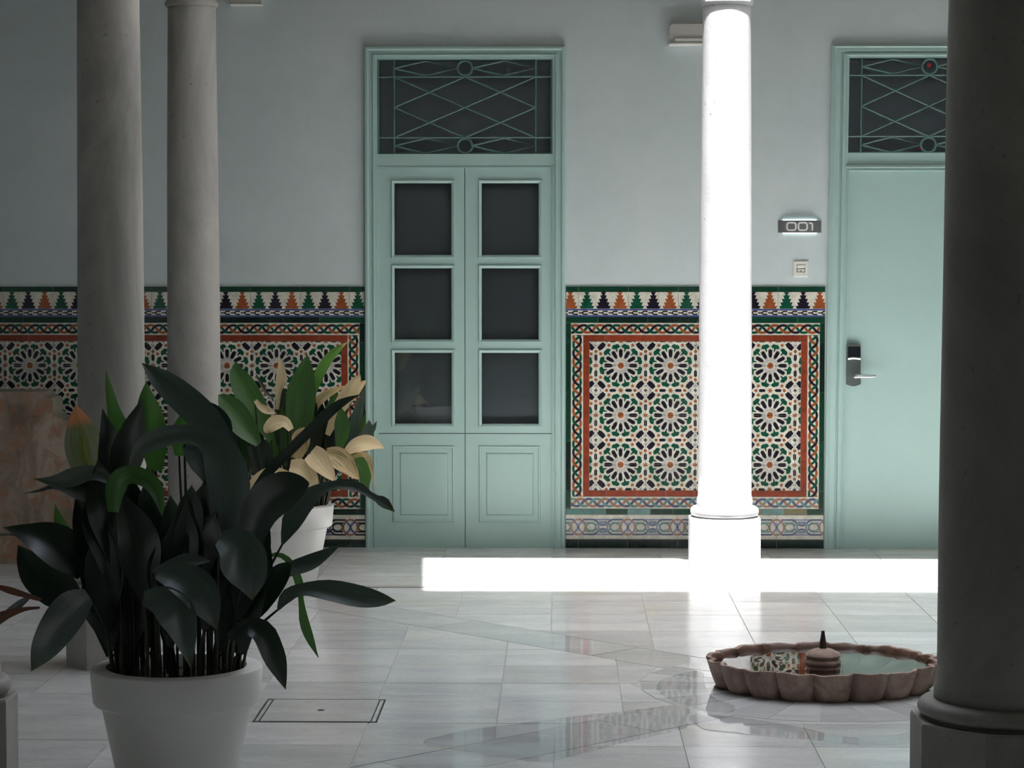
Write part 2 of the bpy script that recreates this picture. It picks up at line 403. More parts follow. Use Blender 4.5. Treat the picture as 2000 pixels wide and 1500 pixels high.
# patio grid: columns and rows measured in the photograph
x0g = fl(1250, 1156).x; TW = .436
XE, YE0, YE1 = 4.2, -7.6, yc
rowsN = [yc, fl(1250, 1175).y, fl(1250, 1201).y, fl(1250, 1232).y]
while rowsN[-1] > BY: rowsN.append(rowsN[-1]-.425)
rowsS = [fl(900, y).y for y in (1232, 1268, 1300, 1334, 1370, 1412, 1456, 1503)]
while rowsS[-1] > YE0: rowsS.append(rowsS[-1]-.40)
def grid(rows, xoff, tw, xa, xb):
    for i in range(len(rows)-1):
        k0 = math.floor((xa-xoff)/tw); k1 = math.ceil((xb-xoff)/tw)
        for k in range(k0, k1):
            a, b = max(xa, xoff+k*tw), min(xb, xoff+(k+1)*tw)
            if b-a > .02: yield [(a, rows[i+1]), (b, rows[i+1]), (b, rows[i]), (a, rows[i])]
secs = [(-1, 1, rowsN, x0g, TW), (1, -1, rowsS, x0g+.02, TW), (-1, -1, [rowsN[0]]+[r for r in rowsS], fl(980, 1340).x, .452), (1, 1, rowsN+rowsS[4:], x0g, TW)]
for s1, s2, rows, xo, tw in secs:
    rows = sorted(set(rows), reverse=True)
    for q in grid(rows, xo, tw, CURBX, XE):
        slab(outside_ring(sector(q, s1, s2)), 0, 'marble')
m = MB(); m.poly([(BX+.80*math.cos(i*PI/24), BY+.80*math.sin(i*PI/24), -.0015) for i in range(48)], 'marble'); part('ring_bed', m, FLOOR)
# diagonal bands
for k in range(4):
    ux, uy = [(R2, R2), (-R2, R2), (-R2, -R2), (R2, -R2)][k]; vx, vy = -uy, ux
    t = RR*.97; cuts = [t, t+.42, t+1.43, t+2.45, t+3.5, t+4.6]
    for i in range(len(cuts)-1):
        a, b = cuts[i], cuts[i+1]
        q = [(BX+ux*a-vx*HB, BY+uy*a-vy*HB), (BX+ux*b-vx*HB, BY+uy*b-vy*HB), (BX+ux*b+vx*HB, BY+uy*b+vy*HB), (BX+ux*a+vx*HB, BY+uy*a+vy*HB)]
        q = convex_clip(q, 1, 0, -CURBX)
        if len(q) > 2: q = convex_clip(q, 0, -1, yc)
        if len(q) > 2: q = convex_clip(q, 0, 1, -YE0)
        slab(q, 0, 'marble_band')
# ring of wedge stones round the basin
for k in range(24):
    a0, a1 = (k-.5)*PI/12, (k+.5)*PI/12; c = 1/math.cos(PI/24)
    slab([(BX+math.cos(a0)*.30, BY+math.sin(a0)*.30), (BX+math.cos(a0)*RR*c, BY+math.sin(a0)*RR*c), (BX+math.cos(a1)*RR*c, BY+math.sin(a1)*RR*c), (BX+math.cos(a1)*.30, BY+math.sin(a1)*.30)], 0, 'marble' if k % 2 else 'marble_band')
# galleries
for q in grid([0.32, -.36, -.80, -1.24, yc], x0g+.16, .60, XL, XR): slab(q, GZ, 'marble')
for q in grid([yc, -2.0, -2.42, -2.84, -3.26, -3.68, -4.10, -4.52, -4.94, -5.36, -5.78, -6.2, -6.62, -7.04, -7.6], -1.52, .46, XL, CURBX): slab(q, GZ, 'marble')
mb = MB(); mb.box(XL, XR, -15, -7.6, -.012, 0, 'marble'); mb.box(XE, XR, -7.6, yc, -.012, 0, 'marble')
o = part('far_paving', mb, FLOOR); o['kind'] = 'stuff'

# ---------------------------------------------------------------- tiled dado
TT = .009
def tri_fan(poly):
    cx = sum(p[0] for p in poly)/len(poly); cy = sum(p[1] for p in poly)/len(poly)
    return [[(cx, cy), poly[i], poly[(i+1) % len(poly)]] for i in range(len(poly))]
def clip_rect(p, x0, x1, z0, z1):
    for a, b, c in ((1, 0, -x0), (-1, 0, x1), (0, 1, -z0), (0, -1, z1)):
        p = convex_clip(p, a, b, c)
        if len(p) < 3: return []
    return p
def tile_mesh(name, w, h, shapes, base, x0=0, z0=0, k=1.0):
    """flat glazed tile, w x h metres; shapes in pattern units, window starts at (x0,z0), k metres per unit"""
    g = .0011; m = MB(); m.box(g, w-g, -TT, 0, g, h-g, base, 'k')
    for (poly, mat, lay) in shapes:
        if max(p[0] for p in poly) < x0 or min(p[0] for p in poly) > x0+w/k or max(p[1] for p in poly) < z0 or min(p[1] for p in poly) > z0+h/k: continue
        y = -TT-.0003*(1+lay)
        for t in (tri_fan(poly) if len(poly) > 4 else [poly]):
            t = clip_rect(t, x0+g/k, x0+w/k-g/k, z0+g/k, z0+h/k-g/k)
            if len(t) < 3: continue
            q = [((p[0]-x0)*k, y, (p[1]-z0)*k) for p in t]
            if area([(a[0], a[2]) for a in q]) < 0: q = q[::-1]
            m.poly(q, mat)
    return m.mesh(name)
def ribbon(pts, hw, mat, lay=0, closed=False):
    out = []; n = len(pts)
    if closed: pts = pts+[pts[0]]
    nn = []
    for i in range(len(pts)):
        a = pts[i-1] if i else (pts[-2] if closed else pts[0]); b = pts[i+1] if i < len(pts)-1 else (pts[1] if closed else pts[-1])
        dx, dy = b[0]-a[0], b[1]-a[1]; L = math.hypot(dx, dy) or 1
        nn.append((-dy/L*hw, dx/L*hw))
    for i in range(len(pts)-1):
        p, q, u, v = pts[i], pts[i+1], nn[i], nn[i+1]
        ly = lay[i] if isinstance(lay, list) else lay
        out.append(([(p[0]-u[0], p[1]-u[1]), (q[0]-v[0], q[1]-v[1]), (q[0]+v[0], q[1]+v[1]), (p[0]+u[0], p[1]+u[1])], mat, ly))
    return out
def rot(p, a): return (p[0]*math.cos(a)-p[1]*math.sin(a), p[0]*math.sin(a)+p[1]*math.cos(a))
def star(cx, cz, r, ri, n, a0=0):
    return [(cx+(r if i % 2 == 0 else ri)*math.cos(a0+PI*i/n), cz+(r if i % 2 == 0 else ri)*math.sin(a0+PI*i/n)) for i in range(2*n)]
def star_cell():
    s = [(star(0, 0, .078, .052, 12), 'brown', 1)]
    for k in range(12):
        a = k*PI/6
        s.append(([rot(p, a) for p in [(.150, 0), (.20, -.037), (.302, -.040), (.318, -.022), (.342, 0), (.318, .022), (.302, .040), (.20, .037)]], 'navy', 0))
        a += PI/12
        s.append(([rot(p, a) for p in [(.285, -.008), (.352, -.022), (.356, -.060), (.374, -.080), (.405, -.078), (.430, -.056), (.440, -.028), (.432, 0), (.440, .028), (.430, .056), (.405, .078), (.374, .080), (.356, .060), (.352, .022), (.285, .008)]], 'emerald', 0))
    for sx in (1, -1):
        for sy in (1, -1):
            s.append((star(sx*.237, sy*.408, .05, .022, 5, .4*sx), 'brown', 0)); s.append((star(sx*.405, sy*.235, .05, .022, 5, .9*sy), 'brown', 0))
            fl_ = [(-.068, -.200), (-.045, -.16), (-.022, -.148), (-.04, -.115), (-.062, -.098), (-.072, -.072), (-.098, -.062), (-.115, -.04), (-.148, -.022), (-.16, -.045), (-.200, -.068), (-.18, -.12), (-.12, -.18)]
            s.append(([(sx*(.5+p[0]), sy*(.5+p[1])) for p in fl_], 'navy', 0))
            s.append((star(sx*.5, sy*.285, .034, .031, 6), 'brown', 0)); s.append((star(sx*.285, sy*.5, .034, .031, 6), 'brown', 0))
            s.append((star(sx*.5, sy*.5, .036, .026, 4), 'navy', 1))
            for q in range(4):
                a = q*PI/2
                s += [([(sx*.5+rot(p, a)[0], sy*.5+rot(p, a)[1]) for p in pl], 'lav', 0) for pl in ([(.10, 0), (.118, 0), (.088, .04), (.07, .033)], [(.10, 0), (.118, 0), (.088, -.04), (.07, -.033)])]
        s.append((star(sx*.5, 0, .066, .028, 6, PI/2), 'brown', 0)); s.append((star(0, sx*.5, .066, .028, 6), 'brown', 0))
        for sg in (1, -1):
            s.append(([(sx*.5+a, sg*b) for a, b in ((0, .085), (.030, .115), (.030, .21), (0, .228), (-.030, .21), (-.030, .115))], 'navy', 0))
            s.append(([(sg*b, sx*.5+a) for a, b in ((0, .085), (.030, .115), (.030, .21), (0, .228), (-.030, .21), (-.030, .115))], 'navy', 0))
            s.append(([(sx*.5-.004, sg*.13), (sx*.5+.004, sg*.13), (sx*.5+.004, sg*.2), (sx*.5-.004, sg*.2)], 'lav', 1))
    for k in range(12):             # dark hairlines that part the interlaced white straps
        for da in (-.045, .045):
            a = k*PI/6+PI/12
            s += [([rot(p, a) for p in pl], m, l) for pl, m, l in ribbon([(.092, da*.3), (.19, da*.52), (.335, da*1.15)], .0042, 'fblue', 0)]
        a = k*PI/6
        s += [([rot(p, a) for p in pl], m, l) for pl, m, l in ribbon([(.37, -.03), (.395, 0), (.37, .03)], .006, 'fteal', 0)]
    return s
CELL = star_cell()
_all = [([(p[0]+i, p[1]+j) for p in poly], m, ly) for i in (-1, 0, 1, 2) for j in (-1, 0, 1, 2) for poly, m, ly in CELL]
CELLS = []; _seen = set()
for poly, m_, ly in _all:       # neighbouring cells share their edge motifs: keep each once
    key = (round(sum(p[0] for p in poly)/len(poly), 3), round(sum(p[1] for p in poly)/len(poly), 3), m_)
    if key not in _seen: _seen.add(key); CELLS.append((poly, m_, ly))
CACHE = {}
def cached(key, fn):
    if key not in CACHE: CACHE[key] = fn()
    return CACHE[key]
TILE = .2815                    # length of one tile: 97 pixels of the photograph on the wall
def braid_shapes(L, pal):
    s = []; A = .205; n = 96; lam = .1405/TILE
    for k, c in enumerate(pal):
        pts = []; lay = []
        N = int(n*L)+2
        for i in range(N+1):
            u = i*L/N; ph = 2*PI*(u/lam-k/3)
            v = A*math.sin(ph); v = math.tanh(1.15*math.sin(ph))/.818
            pts.append((u, v*.073)); lay.append(1+round(1.5*math.sin(2*ph)+1.5))
        # keep ribbons narrow: .022 of a tile
        s += ribbon([(a, b*1.0+.0) for a, b in pts], .0245, c, lay)
    return s
def merlon(cx, z0, mat):
    k = 1/97
    lv = [(0, 12), (5.4, 14.4), (5.4, 9.3), (12.3, 12), (12.3, 6.7), (19.2, 9.3), (19.2, 4), (26, 6.7), (26, 2), (32.8, 5.3)]
    s = []
    for i in range(0, 10, 2):
        (za, ha), (zb, hb) = lv[i], lv[i+1]
        s.append(([(cx-ha*k, z0+za*k), (cx+ha*k, z0+za*k), (cx+hb*k, z0+zb*k), (cx-hb*k, z0+zb*k)], mat, 0))
    return s
def almena():
    k = 1/97; s = []
    s.append(([(-1, 0), (3, 0), (3, 3.4*k), (-1, 3.4*k)], 'blue', 0)); s.append(([(-1, 12.6*k), (3, 12.6*k), (3, 15.8*k), (-1, 15.8*k)], 'blue', 0))
    for t in range(-1, 3):
        for j, c in enumerate(('emerald', 'navy', 'brown')): s += merlon(t+(16.2+32.3*j)*k, 16.2*k, c)
        for j in range(5):
            u = t+(j*19.4)*k; z = 8*k
            s += ribbon([(u, z), (u+8*k, z)], .13*k*9, 'navy', 0)
            for q in (1, -1): s += ribbon([(u+7*k, z), (u+10.5*k, z+q*3.0*k), (u+18*k, z+q*3.0*k)], 1.35*k, 'navy', 0)
    return s
ALM = almena()
def frieze(pal):
    k = 1/97; s = []; a, b, c, d, e = pal
    def ell(cx, cz, rx, rz, n=22, f0=0, f1=2*PI): return [(cx+rx*k*math.cos(f0+(f1-f0)*i/n), cz*k+rz*k*math.sin(f0+(f1-f0)*i/n)) for i in range(n+1)]
    for t in range(-1, 3):
        for q in (1, -1):
            zc = 24+q*14.5
            s += ribbon([(t+9*k, zc*k), (t+30*k, zc*k), (t+36*k, (24+q*11)*k), (t+42*k, (24+q*5)*k), (t+48.5*k, (24+q*3.6)*k), (t+55*k, (24+q*5)*k), (t+61*k, (24+q*11)*k), (t+67*k, zc*k), (t+88*k, zc*k)], 1.7*k, d, 1)
            s += ribbon([(t+30*k, zc*k), (t+67*k, zc*k)], 1.5*k, a, 0)
            s += ribbon([(t+14*k, (24+q*8.5)*k), (t+30*k, (24+q*8.5)*k), (t+36*k, (24+q*4)*k), (t+42*k, (24+q*10)*k), (t+55*k, (24+q*10)*k), (t+61*k, (24+q*4)*k), (t+67*k, (24+q*8.5)*k), (t+83*k, (24+q*8.5)*k)], 1.6*k, e, 5)
        s += ribbon(ell(t, 24, 14, 15), 1.7*k, b, 3)
        s += ribbon(ell(t+25*k, 24, 9.5, 7.5), 1.6*k, c, 2); s += ribbon(ell(t+72*k, 24, 9.5, 7.5), 1.6*k, c, 2)
        s += ribbon(ell(t+48.5*k, 24, 9, 8.5), 1.6*k, a, 6)
        s += ribbon([(t-9*k, 36*k), (t-3*k, 30*k), (t+0*k, 24*k), (t-3*k, 18*k), (t-9*k, 12*k)], 1.8*k, a, 4)
        s += ribbon([(t+9*k, 36*k), (t+3*k, 30*k), (t+0*k, 24*k), (t+3*k, 18*k), (t+9*k, 12*k)], 1.8*k, a, 4)
    s.append(([(-1, 4.5*k), (3, 4.5*k), (3, 5.2*k), (-1, 5.2*k)], 'cream', 0))
    return s
FR_FADED = frieze(('lav', 'fsalmon', 'fteal', 'fblue', 'fteal')); FR_FULL = frieze(('blue', 'brown', 'emerald', 'navy', 'navy'))

def spans(a, b, joint, step):
    """cut [a,b] at joint+k*step -> (x0, x1, phase of x0 inside its step)"""
    k = math.floor((a-joint)/step); x = a; out = []
    while x < b-1e-6:
        nx = min(b, joint+(k+1)*step)
        if nx-x > .012: out.append((x, nx, (x-(joint+k*step))/step))
        elif out: out[-1] = (out[-1][0], nx, out[-1][2])
        x = nx; k += 1
    return out
def rk(*a): return tuple(round(x, 4) if isinstance(x, float) else x for x in a)
def dado(name, xa, xb, star_x, tree_j, faded, left_border, zz):
    """zz: heights of the band edges from the top down"""
    m = MB(); m.box(xa, xb, -.0035, 0.0, 0, zz['top'], 'grout')
    D = obj(name, m.mesh(name)); D['kind'] = 'structure'
    def put(nm, me, x, z):
        return obj(nm, me, D, (x, 0, z))
    def run_h(nm, z0, z1, x0, x1, joint, step, fn, jit=0):
        for (a, b, ph) in spans(x0, x1, joint, step):
            put(nm, fn(b-a, z1-z0, ph), a, z0)
    def plain(mat):
        def f(w, h, ph):
            mt = mat if isinstance(mat, str) else random.choice(mat)
            return cached(rk('p', w, h, mt), lambda: tile_mesh('liner_tile', w, h, [], mt))
        return f
    bw = zz['b']; lx = xa + (zz['edge'] if left_border else 0)
    # top liner, merlon tiles
    run_h('liner_tile', zz['l1b'], zz['top'], xa, xb, tree_j, TILE, plain('green'))
    run_h('merlon_tile', zz['tb'], zz['l1b'], xa, xb, tree_j, TILE, lambda w, h, ph: cached(rk('a', w, h, ph), lambda: tile_mesh('merlon_tile', w, h, ALM, 'cream', ph, 0, TILE)))
    run_h('liner_tile', zz['l2b'], zz['tb'], xa, xb, tree_j+.11, TILE*1.0, plain(('green', 'green', 'dgreen')))
    gw = zz['gw']; x0 = xa+gw if left_border else xa; x1 = xb-gw
    def braid(pal, key):
        S2 = braid_shapes(4, pal)
        S3 = [([(p[0], p[1]*97/97+.5*(bw/TILE)) for p in poly], mt, ly) for poly, mt, ly in S2]
        return lambda w, h, ph: cached(rk(key, w, h, ph), lambda: tile_mesh('braid_tile', w, h, [([(p[0], p[1]) for p in poly], mt, ly) for poly, mt, ly in S3], 'cream', 1+ph, 0, TILE))
    full = ('brown', 'navy', 'emerald'); fad = ('fsalmon', 'fblue', 'fteal')
    run_h('braid_tile', zz['l2b']-bw, zz['l2b'], x0, x1, xa+.16, TILE, braid(full, 'bf'))
    run_h('braid_tile', zz['pb'], zz['pb']+bw, x0, x1, xa+.05, TILE, braid(fad if faded else full, 'bd' if faded else 'bf'))
    def run_v(nm, xx0, xx1, z0, z1, joint, step, meshfn, vert=False):
        for (a, b, ph) in spans(z0, z1, joint, step):
            if vert:      # horizontal mesh turned upright
                o = obj(nm, meshfn(b-a, xx1-xx0, ph), D, (xx1, 0, a)); o.rotation_euler = (0, -PI/2, 0)
            else: put(nm, meshfn(xx1-xx0, b-a, ph), xx0, a)
    zb0, zb1 = zz['pb']+bw, zz['l2b']-bw
    sides = [(x1, xb)] + ([(xa, x0)] if left_border else [])
    for a, b in sides: run_v('liner_tile', a, b, zz['pb'], zz['l2b'], zz['l2b']-.11, TILE, plain(('green', 'green', 'dgreen')))
    bs = [(x1-bw, x1)] + ([(x0, x0+bw)] if left_border else [])
    for a, b in bs: run_v('braid_tile', a, b, zb0, zb1, zb0+.03, TILE, braid(full, 'bf'), True)
    rw = zz['rw']; y0 = x0+bw if left_border else x0; y1 = x1-bw
    run_h('liner_tile', zb1-rw, zb1, y0, y1, xa+.22, TILE*.98, plain('brick'))
    run_h('liner_tile', zb0, zb0+rw, y0, y1, xa+.06, TILE*.6, plain('brick'))
    for a, b in [(y1-rw, y1)] + ([(y0, y0+rw)] if left_border else []):
        run_v('liner_tile', a, b, zb0+rw, zb1-rw, zb0+.2, TILE, plain('brick'))
    # the star panel
    px0 = y0+rw if left_border else y0; px1 = y1-rw; pz0, pz1 = zb0+rw, zb1-rw
    for (a, b, ph) in spans(px0, px1, star_x-.5*TILE, TILE):
        for (c, d, pz) in spans(pz0, pz1, zz['star'], TILE):
            put('star_tile', cached(rk('s', b-a, d-c, ph, pz), lambda: tile_mesh('star_tile', b-a, d-c, CELLS, 'cream', ph-.5, pz, TILE)), a, c)
    # lower liner, frieze, skirting
    run_h('liner_tile', zz['lb'], zz['pb'], xa, xb, xa+.10, TILE*.45 if faded else TILE, plain(('olive', 'teal', 'green', 'green', 'olive', 'fteal') if faded else ('green', 'dgreen')))
    fr = FR_FADED if faded else FR_FULL
    run_h('frieze_tile', zz['fb'], zz['lb'], xa, xb, tree_j, TILE, lambda w, h, ph: cached(rk('f', w, h, ph, faded), lambda: tile_mesh('frieze_tile', w, h, fr, 'cream', ph, 0, TILE)))
    run_h('skirting_tile', GZ, zz['fb'], xa, xb, tree_j, TILE, lambda w, h, ph: cached(rk('k', w, h), lambda: tile_mesh('skirting_tile', w, h, [], 'dgreen')))
    return D
def zl(py, px=1300): return at(px, py).z
def xw(px): return at(px, 800).x
def zset(px):
    z = dict(top=zl(559.5, px), l1b=zl(570, px), tb=zl(619, px), l2b=zl(630.5, px), pb=zl(993.5, px), lb=zl(1005, px), fb=zl(1053, px), star=zl(714, px))
    z.update(b=24/344.8, gw=10/344.8, rw=12/344.8, edge=0); return z
dado('trim_1', xw(1105), xw(1610), xw(1309.2), xw(1129.7), True, True, zset(1300))
dado('trim_2', XL, xw(713), xw(541), xw(587.5), False, False, zset(500))

# ---------------------------------------------------------------- doors
def frame_sweep(m, x0, x1, z0, z1, prof, mat, bottom=False, lean=0):
    """mitred moulding: prof = (inward offset, y); left, top, right (and bottom)"""
    def ring(o, y):
        b = z0+o if bottom else z0
        return [(x0+o, y, b), (x0+o, y, z1-o), (x1-o, y, z1-o), (x1-o, y, b)]
    rs = [ring(o, y) for o, y in prof]
    for i in range(len(rs)-1):
        a, b = rs[i], rs[i+1]
        for j in range(4 if bottom else 3):
            k = (j+1) % 4
            m.poly([a[j], a[k], b[k], b[j]], mat)
P = 1/344.8
ARCH = [(0, 0), (0, -.022), (2*P, -.03), (6*P, -.032), (8*P, -.024), (9*P, -.020), (15.5*P, -.020), (17*P, -.028), (19*P, -.028), (20*P, -.016), (25.5*P, -.016), (25.5*P, .06)]
def transom_grille(m, x0, x1, z0, z1, y):
    r = .0054; W = x1-x0; H = z1-z0
    X = lambda u: x0+W*u; Z = lambda v: z0+H*v
    L = lambda pts: m.tube([(X(u), y, Z(v)) for u, v in pts], r, 'mint_dark', 6)
    a, b, c, d = .095, .905, .175, .81
    for pts in ([(0, c), (1, c)], [(0, d), (1, d)], [(a, 0), (a, 1)], [(b, 0), (b, 1)],
                [(a, .49), (.5, d)], [(.5, d), (b, .49)], [(b, .49), (.5, c)], [(.5, c), (a, .49)],
                [(a, d), (.5, .49), (b, c)], [(a, c), (.5, .49), (b, d)]): L(pts)
    for zc, hh in ((.90, .075), (.088, .08)):
        for (u0, u1) in ((a, .46), (.54, b)):
            um = (u0+u1)/2; L([(u0, zc), (um, zc+hh), (u1, zc), (um, zc-hh), (u0, zc)])
        cx, cz = X(.5), Z(zc); rr = .0415
        m.tube([(cx+rr*math.cos(t*PI/12), y, cz+rr*math.sin(t*PI/12)) for t in range(25)], r*1.25, 'mint_dark', 6)
    for q in ([(0, .005), (1, .005)], [(0, .995), (1, .995)], [(.005, 0), (.005, 1)], [(.995, 0), (.995, 1)]): L(q)
LY = -.006                       # face of the leaves
def leaf(DR, x0, x1, z0, z1, panes, panel, zsplit):
    m = MB(); t = .045
    xs = sorted({x0, x1, panes[0][0], panes[0][1]})
    pa, pb = panes[0][0], panes[0][1]
    m.box(x0, pa, LY, LY+t, z0, z1, 'mint'); m.box(pb, x1, LY, LY+t, z0, z1, 'mint')
    zc = z1
    for (a, b, c, d) in panes:
        m.box(pa, pb, LY, LY+t, d, zc, 'mint'); zc = c
    m.box(pa, pb, LY, LY+t, z0, zc, 'mint')
    o = part('door_leaf', m, DR)
    for (a, b, c, d) in panes:
        mm = MB(); e = 6.5*P; frame_sweep(mm, a-e, b+e, c-e, d+e, [(0, LY), (1.2*P, LY-.010), (3*P, LY-.009), (e, LY-.002), (e, LY+.02)], 'mint', True)
        part('glazing_bead', mm, o)
        g = MB(); g.box(a-.002, b+.002, LY+.014, LY+.018, c-.002, d+.002, 'glass'); part('pane', g, o)
    a, b, c, d = panel; mm = MB()
    frame_sweep(mm, a, b, c, d, [(0, LY), (1.5*P, LY-.008), (4*P, LY-.008), (5*P, LY-.002), (13*P, LY-.003), (14.5*P, LY-.001), (16*P, LY-.008), (18*P, LY-.009)], 'mint', True)
    i = 18*P; mm.poly([(a+i, LY-.009, c+i), (b-i, LY-.009, c+i), (b-i, LY-.009, d-i), (a+i, LY-.009, d-i)], 'mint')
    part('raised_panel', mm, o)
    return o
Z1 = lambda py: at(908, py).z
m = MB(); frame_sweep(m, D1['x0'], D1['x1'], GZ, D1['z1'], ARCH, 'mint')
DOOR1 = obj('door_1', m.mesh('door_1')); DOOR1['kind'] = 'structure'
ix0, ix1 = D1['x0']+25.5*P, D1['x1']-25.5*P
m = MB(); m.box(ix0, ix1, -.012, .05, Z1(327), Z1(301), 'mint'); m.box(ix0, ix1, -.016, .05, Z1(328.5), Z1(326), 'mint')
m.box(ix0, ix1, -.004, .05, GZ, Z1(1070.5), 'mint_dark'); part('transom_rail', m, DOOR1)
m = MB(); transom_grille(m, ix0, ix1, Z1(301), Z1(114.5), -.002); part('transom_grille', m, DOOR1)
m = MB(); m.box(ix0, ix1, .045, .05, Z1(301), Z1(114.5), 'glass'); part('transom_pane', m, DOOR1)
def X1(px): return at(px, 600).x
m = MB(); m.box(ix0-.01, ix1+.01, .066, .07, Z1(840), Z1(108), 'pane_backing'); part('added_backing', m, DOOR1)  # added sheet lifting the tone of the panes
zs = [(498, 358), (663, 524), (827.5, 689)]
lz0, lz1 = Z1(1070), Z1(328.5)
m = MB(); m.box(X1(906.2), X1(910), .004, .03, lz0, lz1, 'mint_dark'); part('gap_backing', m, DOOR1)  # added strip behind the leaf gap so it reads less black
for (a, b, pa, pb, qa, qb) in ((738.5, 907.3, 771, 882, 766, 888), (908.8, 1079.5, 941, 1052, 935, 1056)):
    lo = leaf(DOOR1, X1(a), X1(b), lz0, lz1, [(X1(pa), X1(pb), Z1(c), Z1(d)) for c, d in [(x, y) for x, y in sorted(zs)]], (X1(qa), X1(qb), Z1(1020), Z1(870)), 0)
    mm = MB(); mm.box(X1(a), X1(b), LY-.0012, LY, Z1(847.2), Z1(846), 'frame_dark'); part('leaf_joint', mm, lo)
# right-hand door, its left jamb leaning a little
def Z2(py): return at(1740, py).z
m = MB(); ARCH2 = [(0, 0), (0, -.02), (6*P, -.028), (9*P, -.022), (18*P, -.024), (20.5*P, -.012), (22*P, -.012), (24*P, -.024), (29*P, -.026), (31*P, -.016), (35*P, -.016), (35*P, .06)]
def arch2():
    # top rail narrower than the jambs: sweep with separate offsets
    x0, x1, z1 = D2['x0'], D2['x1'], D2['z1']; k = 25/35
    rs = [[(x0+o, y, GZ), (x0+o, y, z1-o*k), (x1-o, y, z1-o*k), (x1-o, y, GZ)] for o, y in ARCH2]
    for i in range(len(rs)-1):
        for j in range(3): m.poly([rs[i][j], rs[i][j+1], rs[i+1][j+1], rs[i+1][j]], 'mint')
arch2()
LEAN = .0085                    # metres per metre of height
def lean(me):
    for v in me.vertices:
        v.co.x += LEAN*(v.co.z-1.45)
def part2(name, mb, parent, label=None):
    o = part(name, mb, parent); lean(o.data)
    if label: o['label'] = label
    return o
me = m.mesh('door_2'); lean(me)
DOOR2 = obj('door_2', me); DOOR2['kind'] = 'structure'
jx0, jx1 = D2['x0']+35*P, D2['x1']-35*P
m = MB(); m.box(jx0-9*P, jx1, -.006, .05, Z2(323), Z2(299), 'mint'); part2('transom_rail', m, DOOR2)
m = MB(); transom_grille(m, jx0-6*P, jx1, Z2(299), Z2(111), -.002); part2('transom_grille', m, DOOR2)
m = MB(); m.box(jx0-6*P, jx1, .045, .05, Z2(299), Z2(111), 'glass'); tp = part2('transom_pane', m, DOOR2)
for (px, py, r) in ((1658, 124, 3.6), (1815, 127.5, 4.2), (1653, 285, 3), (1797, 290, 4)):
    m = MB(); c = at(px, py, .043)
    m.lathe([(r*P, 0), (r*P, .0016)], 'red', 14, cap=True)
    m.v = [(c.x+x, c.y-z, c.z+y) for x, y, z in m.v]
    part('red_dot', m, tp)
m = MB(); frame_sweep(m, jx0-8*P, jx1+8*P, GZ, Z2(323), [(0, -.006), (0, -.022), (4*P, -.026), (6*P, -.018), (8*P, -.018), (9*P, -.024), (11*P, -.024), (12*P, -.004)], 'mint'); part2('leaf_moulding', m, DOOR2)
m = MB(); m.box(jx0, jx1, LY, LY+.045, Z2(1072.5), Z2(333), 'mint'); DL2 = part2('door_leaf', m, DOOR2)
m = MB(); m.box(jx0-.03, jx1+.01, .066, .07, Z2(300), Z2(104), 'pane_backing'); part2('added_backing', m, DOOR2)  # added sheet lifting the tone of the transom pane
# electronic lock
LK = at(1666, 710, LY)
k = P
def lockpoly(hw, zt, zb, bul, n=8):
    pts = []
    for i in range(n+1): pts.append((-hw+2*hw*i/n, zb-bul*math.sin(PI*i/n)))
    for i in range(n+1): pts.append((hw-2*hw*i/n, zt+bul*math.sin(PI*i/n)))
    return pts
m = MB(); pts = lockpoly(15*k, 36*k, -40*k, 4*k); y0, y1 = LY, LY-.026
m.poly([(LK.x+a*.93, y1, LK.z+b) for a, b in pts], 'steel')
for i in range(len(pts)):
    a, b = pts[i], pts[(i+1) % len(pts)]
    m.poly([(LK.x+a[0], y0, LK.z+a[1]), (LK.x+b[0], y0, LK.z+b[1]), (LK.x+b[0]*.93, y1, LK.z+b[1]), (LK.x+a[0]*.93, y1, LK.z+a[1])], 'steel')
lock = part('door_lock', m, DOOR2)
m = MB(); m.box(LK.x-11*k, LK.x+13*k, y1-.002, y1+.002, LK.z+13*k, LK.z+33*k, 'black'); part('card_reader', m, lock)
m = MB(); m.tube([(LK.x-11*k, y1-.001, LK.z+9.5*k), (LK.x, y1-.006, LK.z+11*k), (LK.x+13*k, y1-.001, LK.z+9.5*k)], .007, 'chrome', 8); part('reader_lip', m, lock)
m = MB(); hz = LK.z-24*k
m.tube([(LK.x+3*k, y1, hz), (LK.x+3*k, y1-.045, hz)], .010, 'chrome', 12)
m.tube([(LK.x+0*k, y1-.045, hz), (LK.x+8*k, y1-.050, hz+.002), (LK.x+26*k, y1-.050, hz), (LK.x+41*k, y1-.046, hz+.001)], [.0125, .013, .011, .0075], 'chrome', 12)
part('door_handle', m, lock, True)

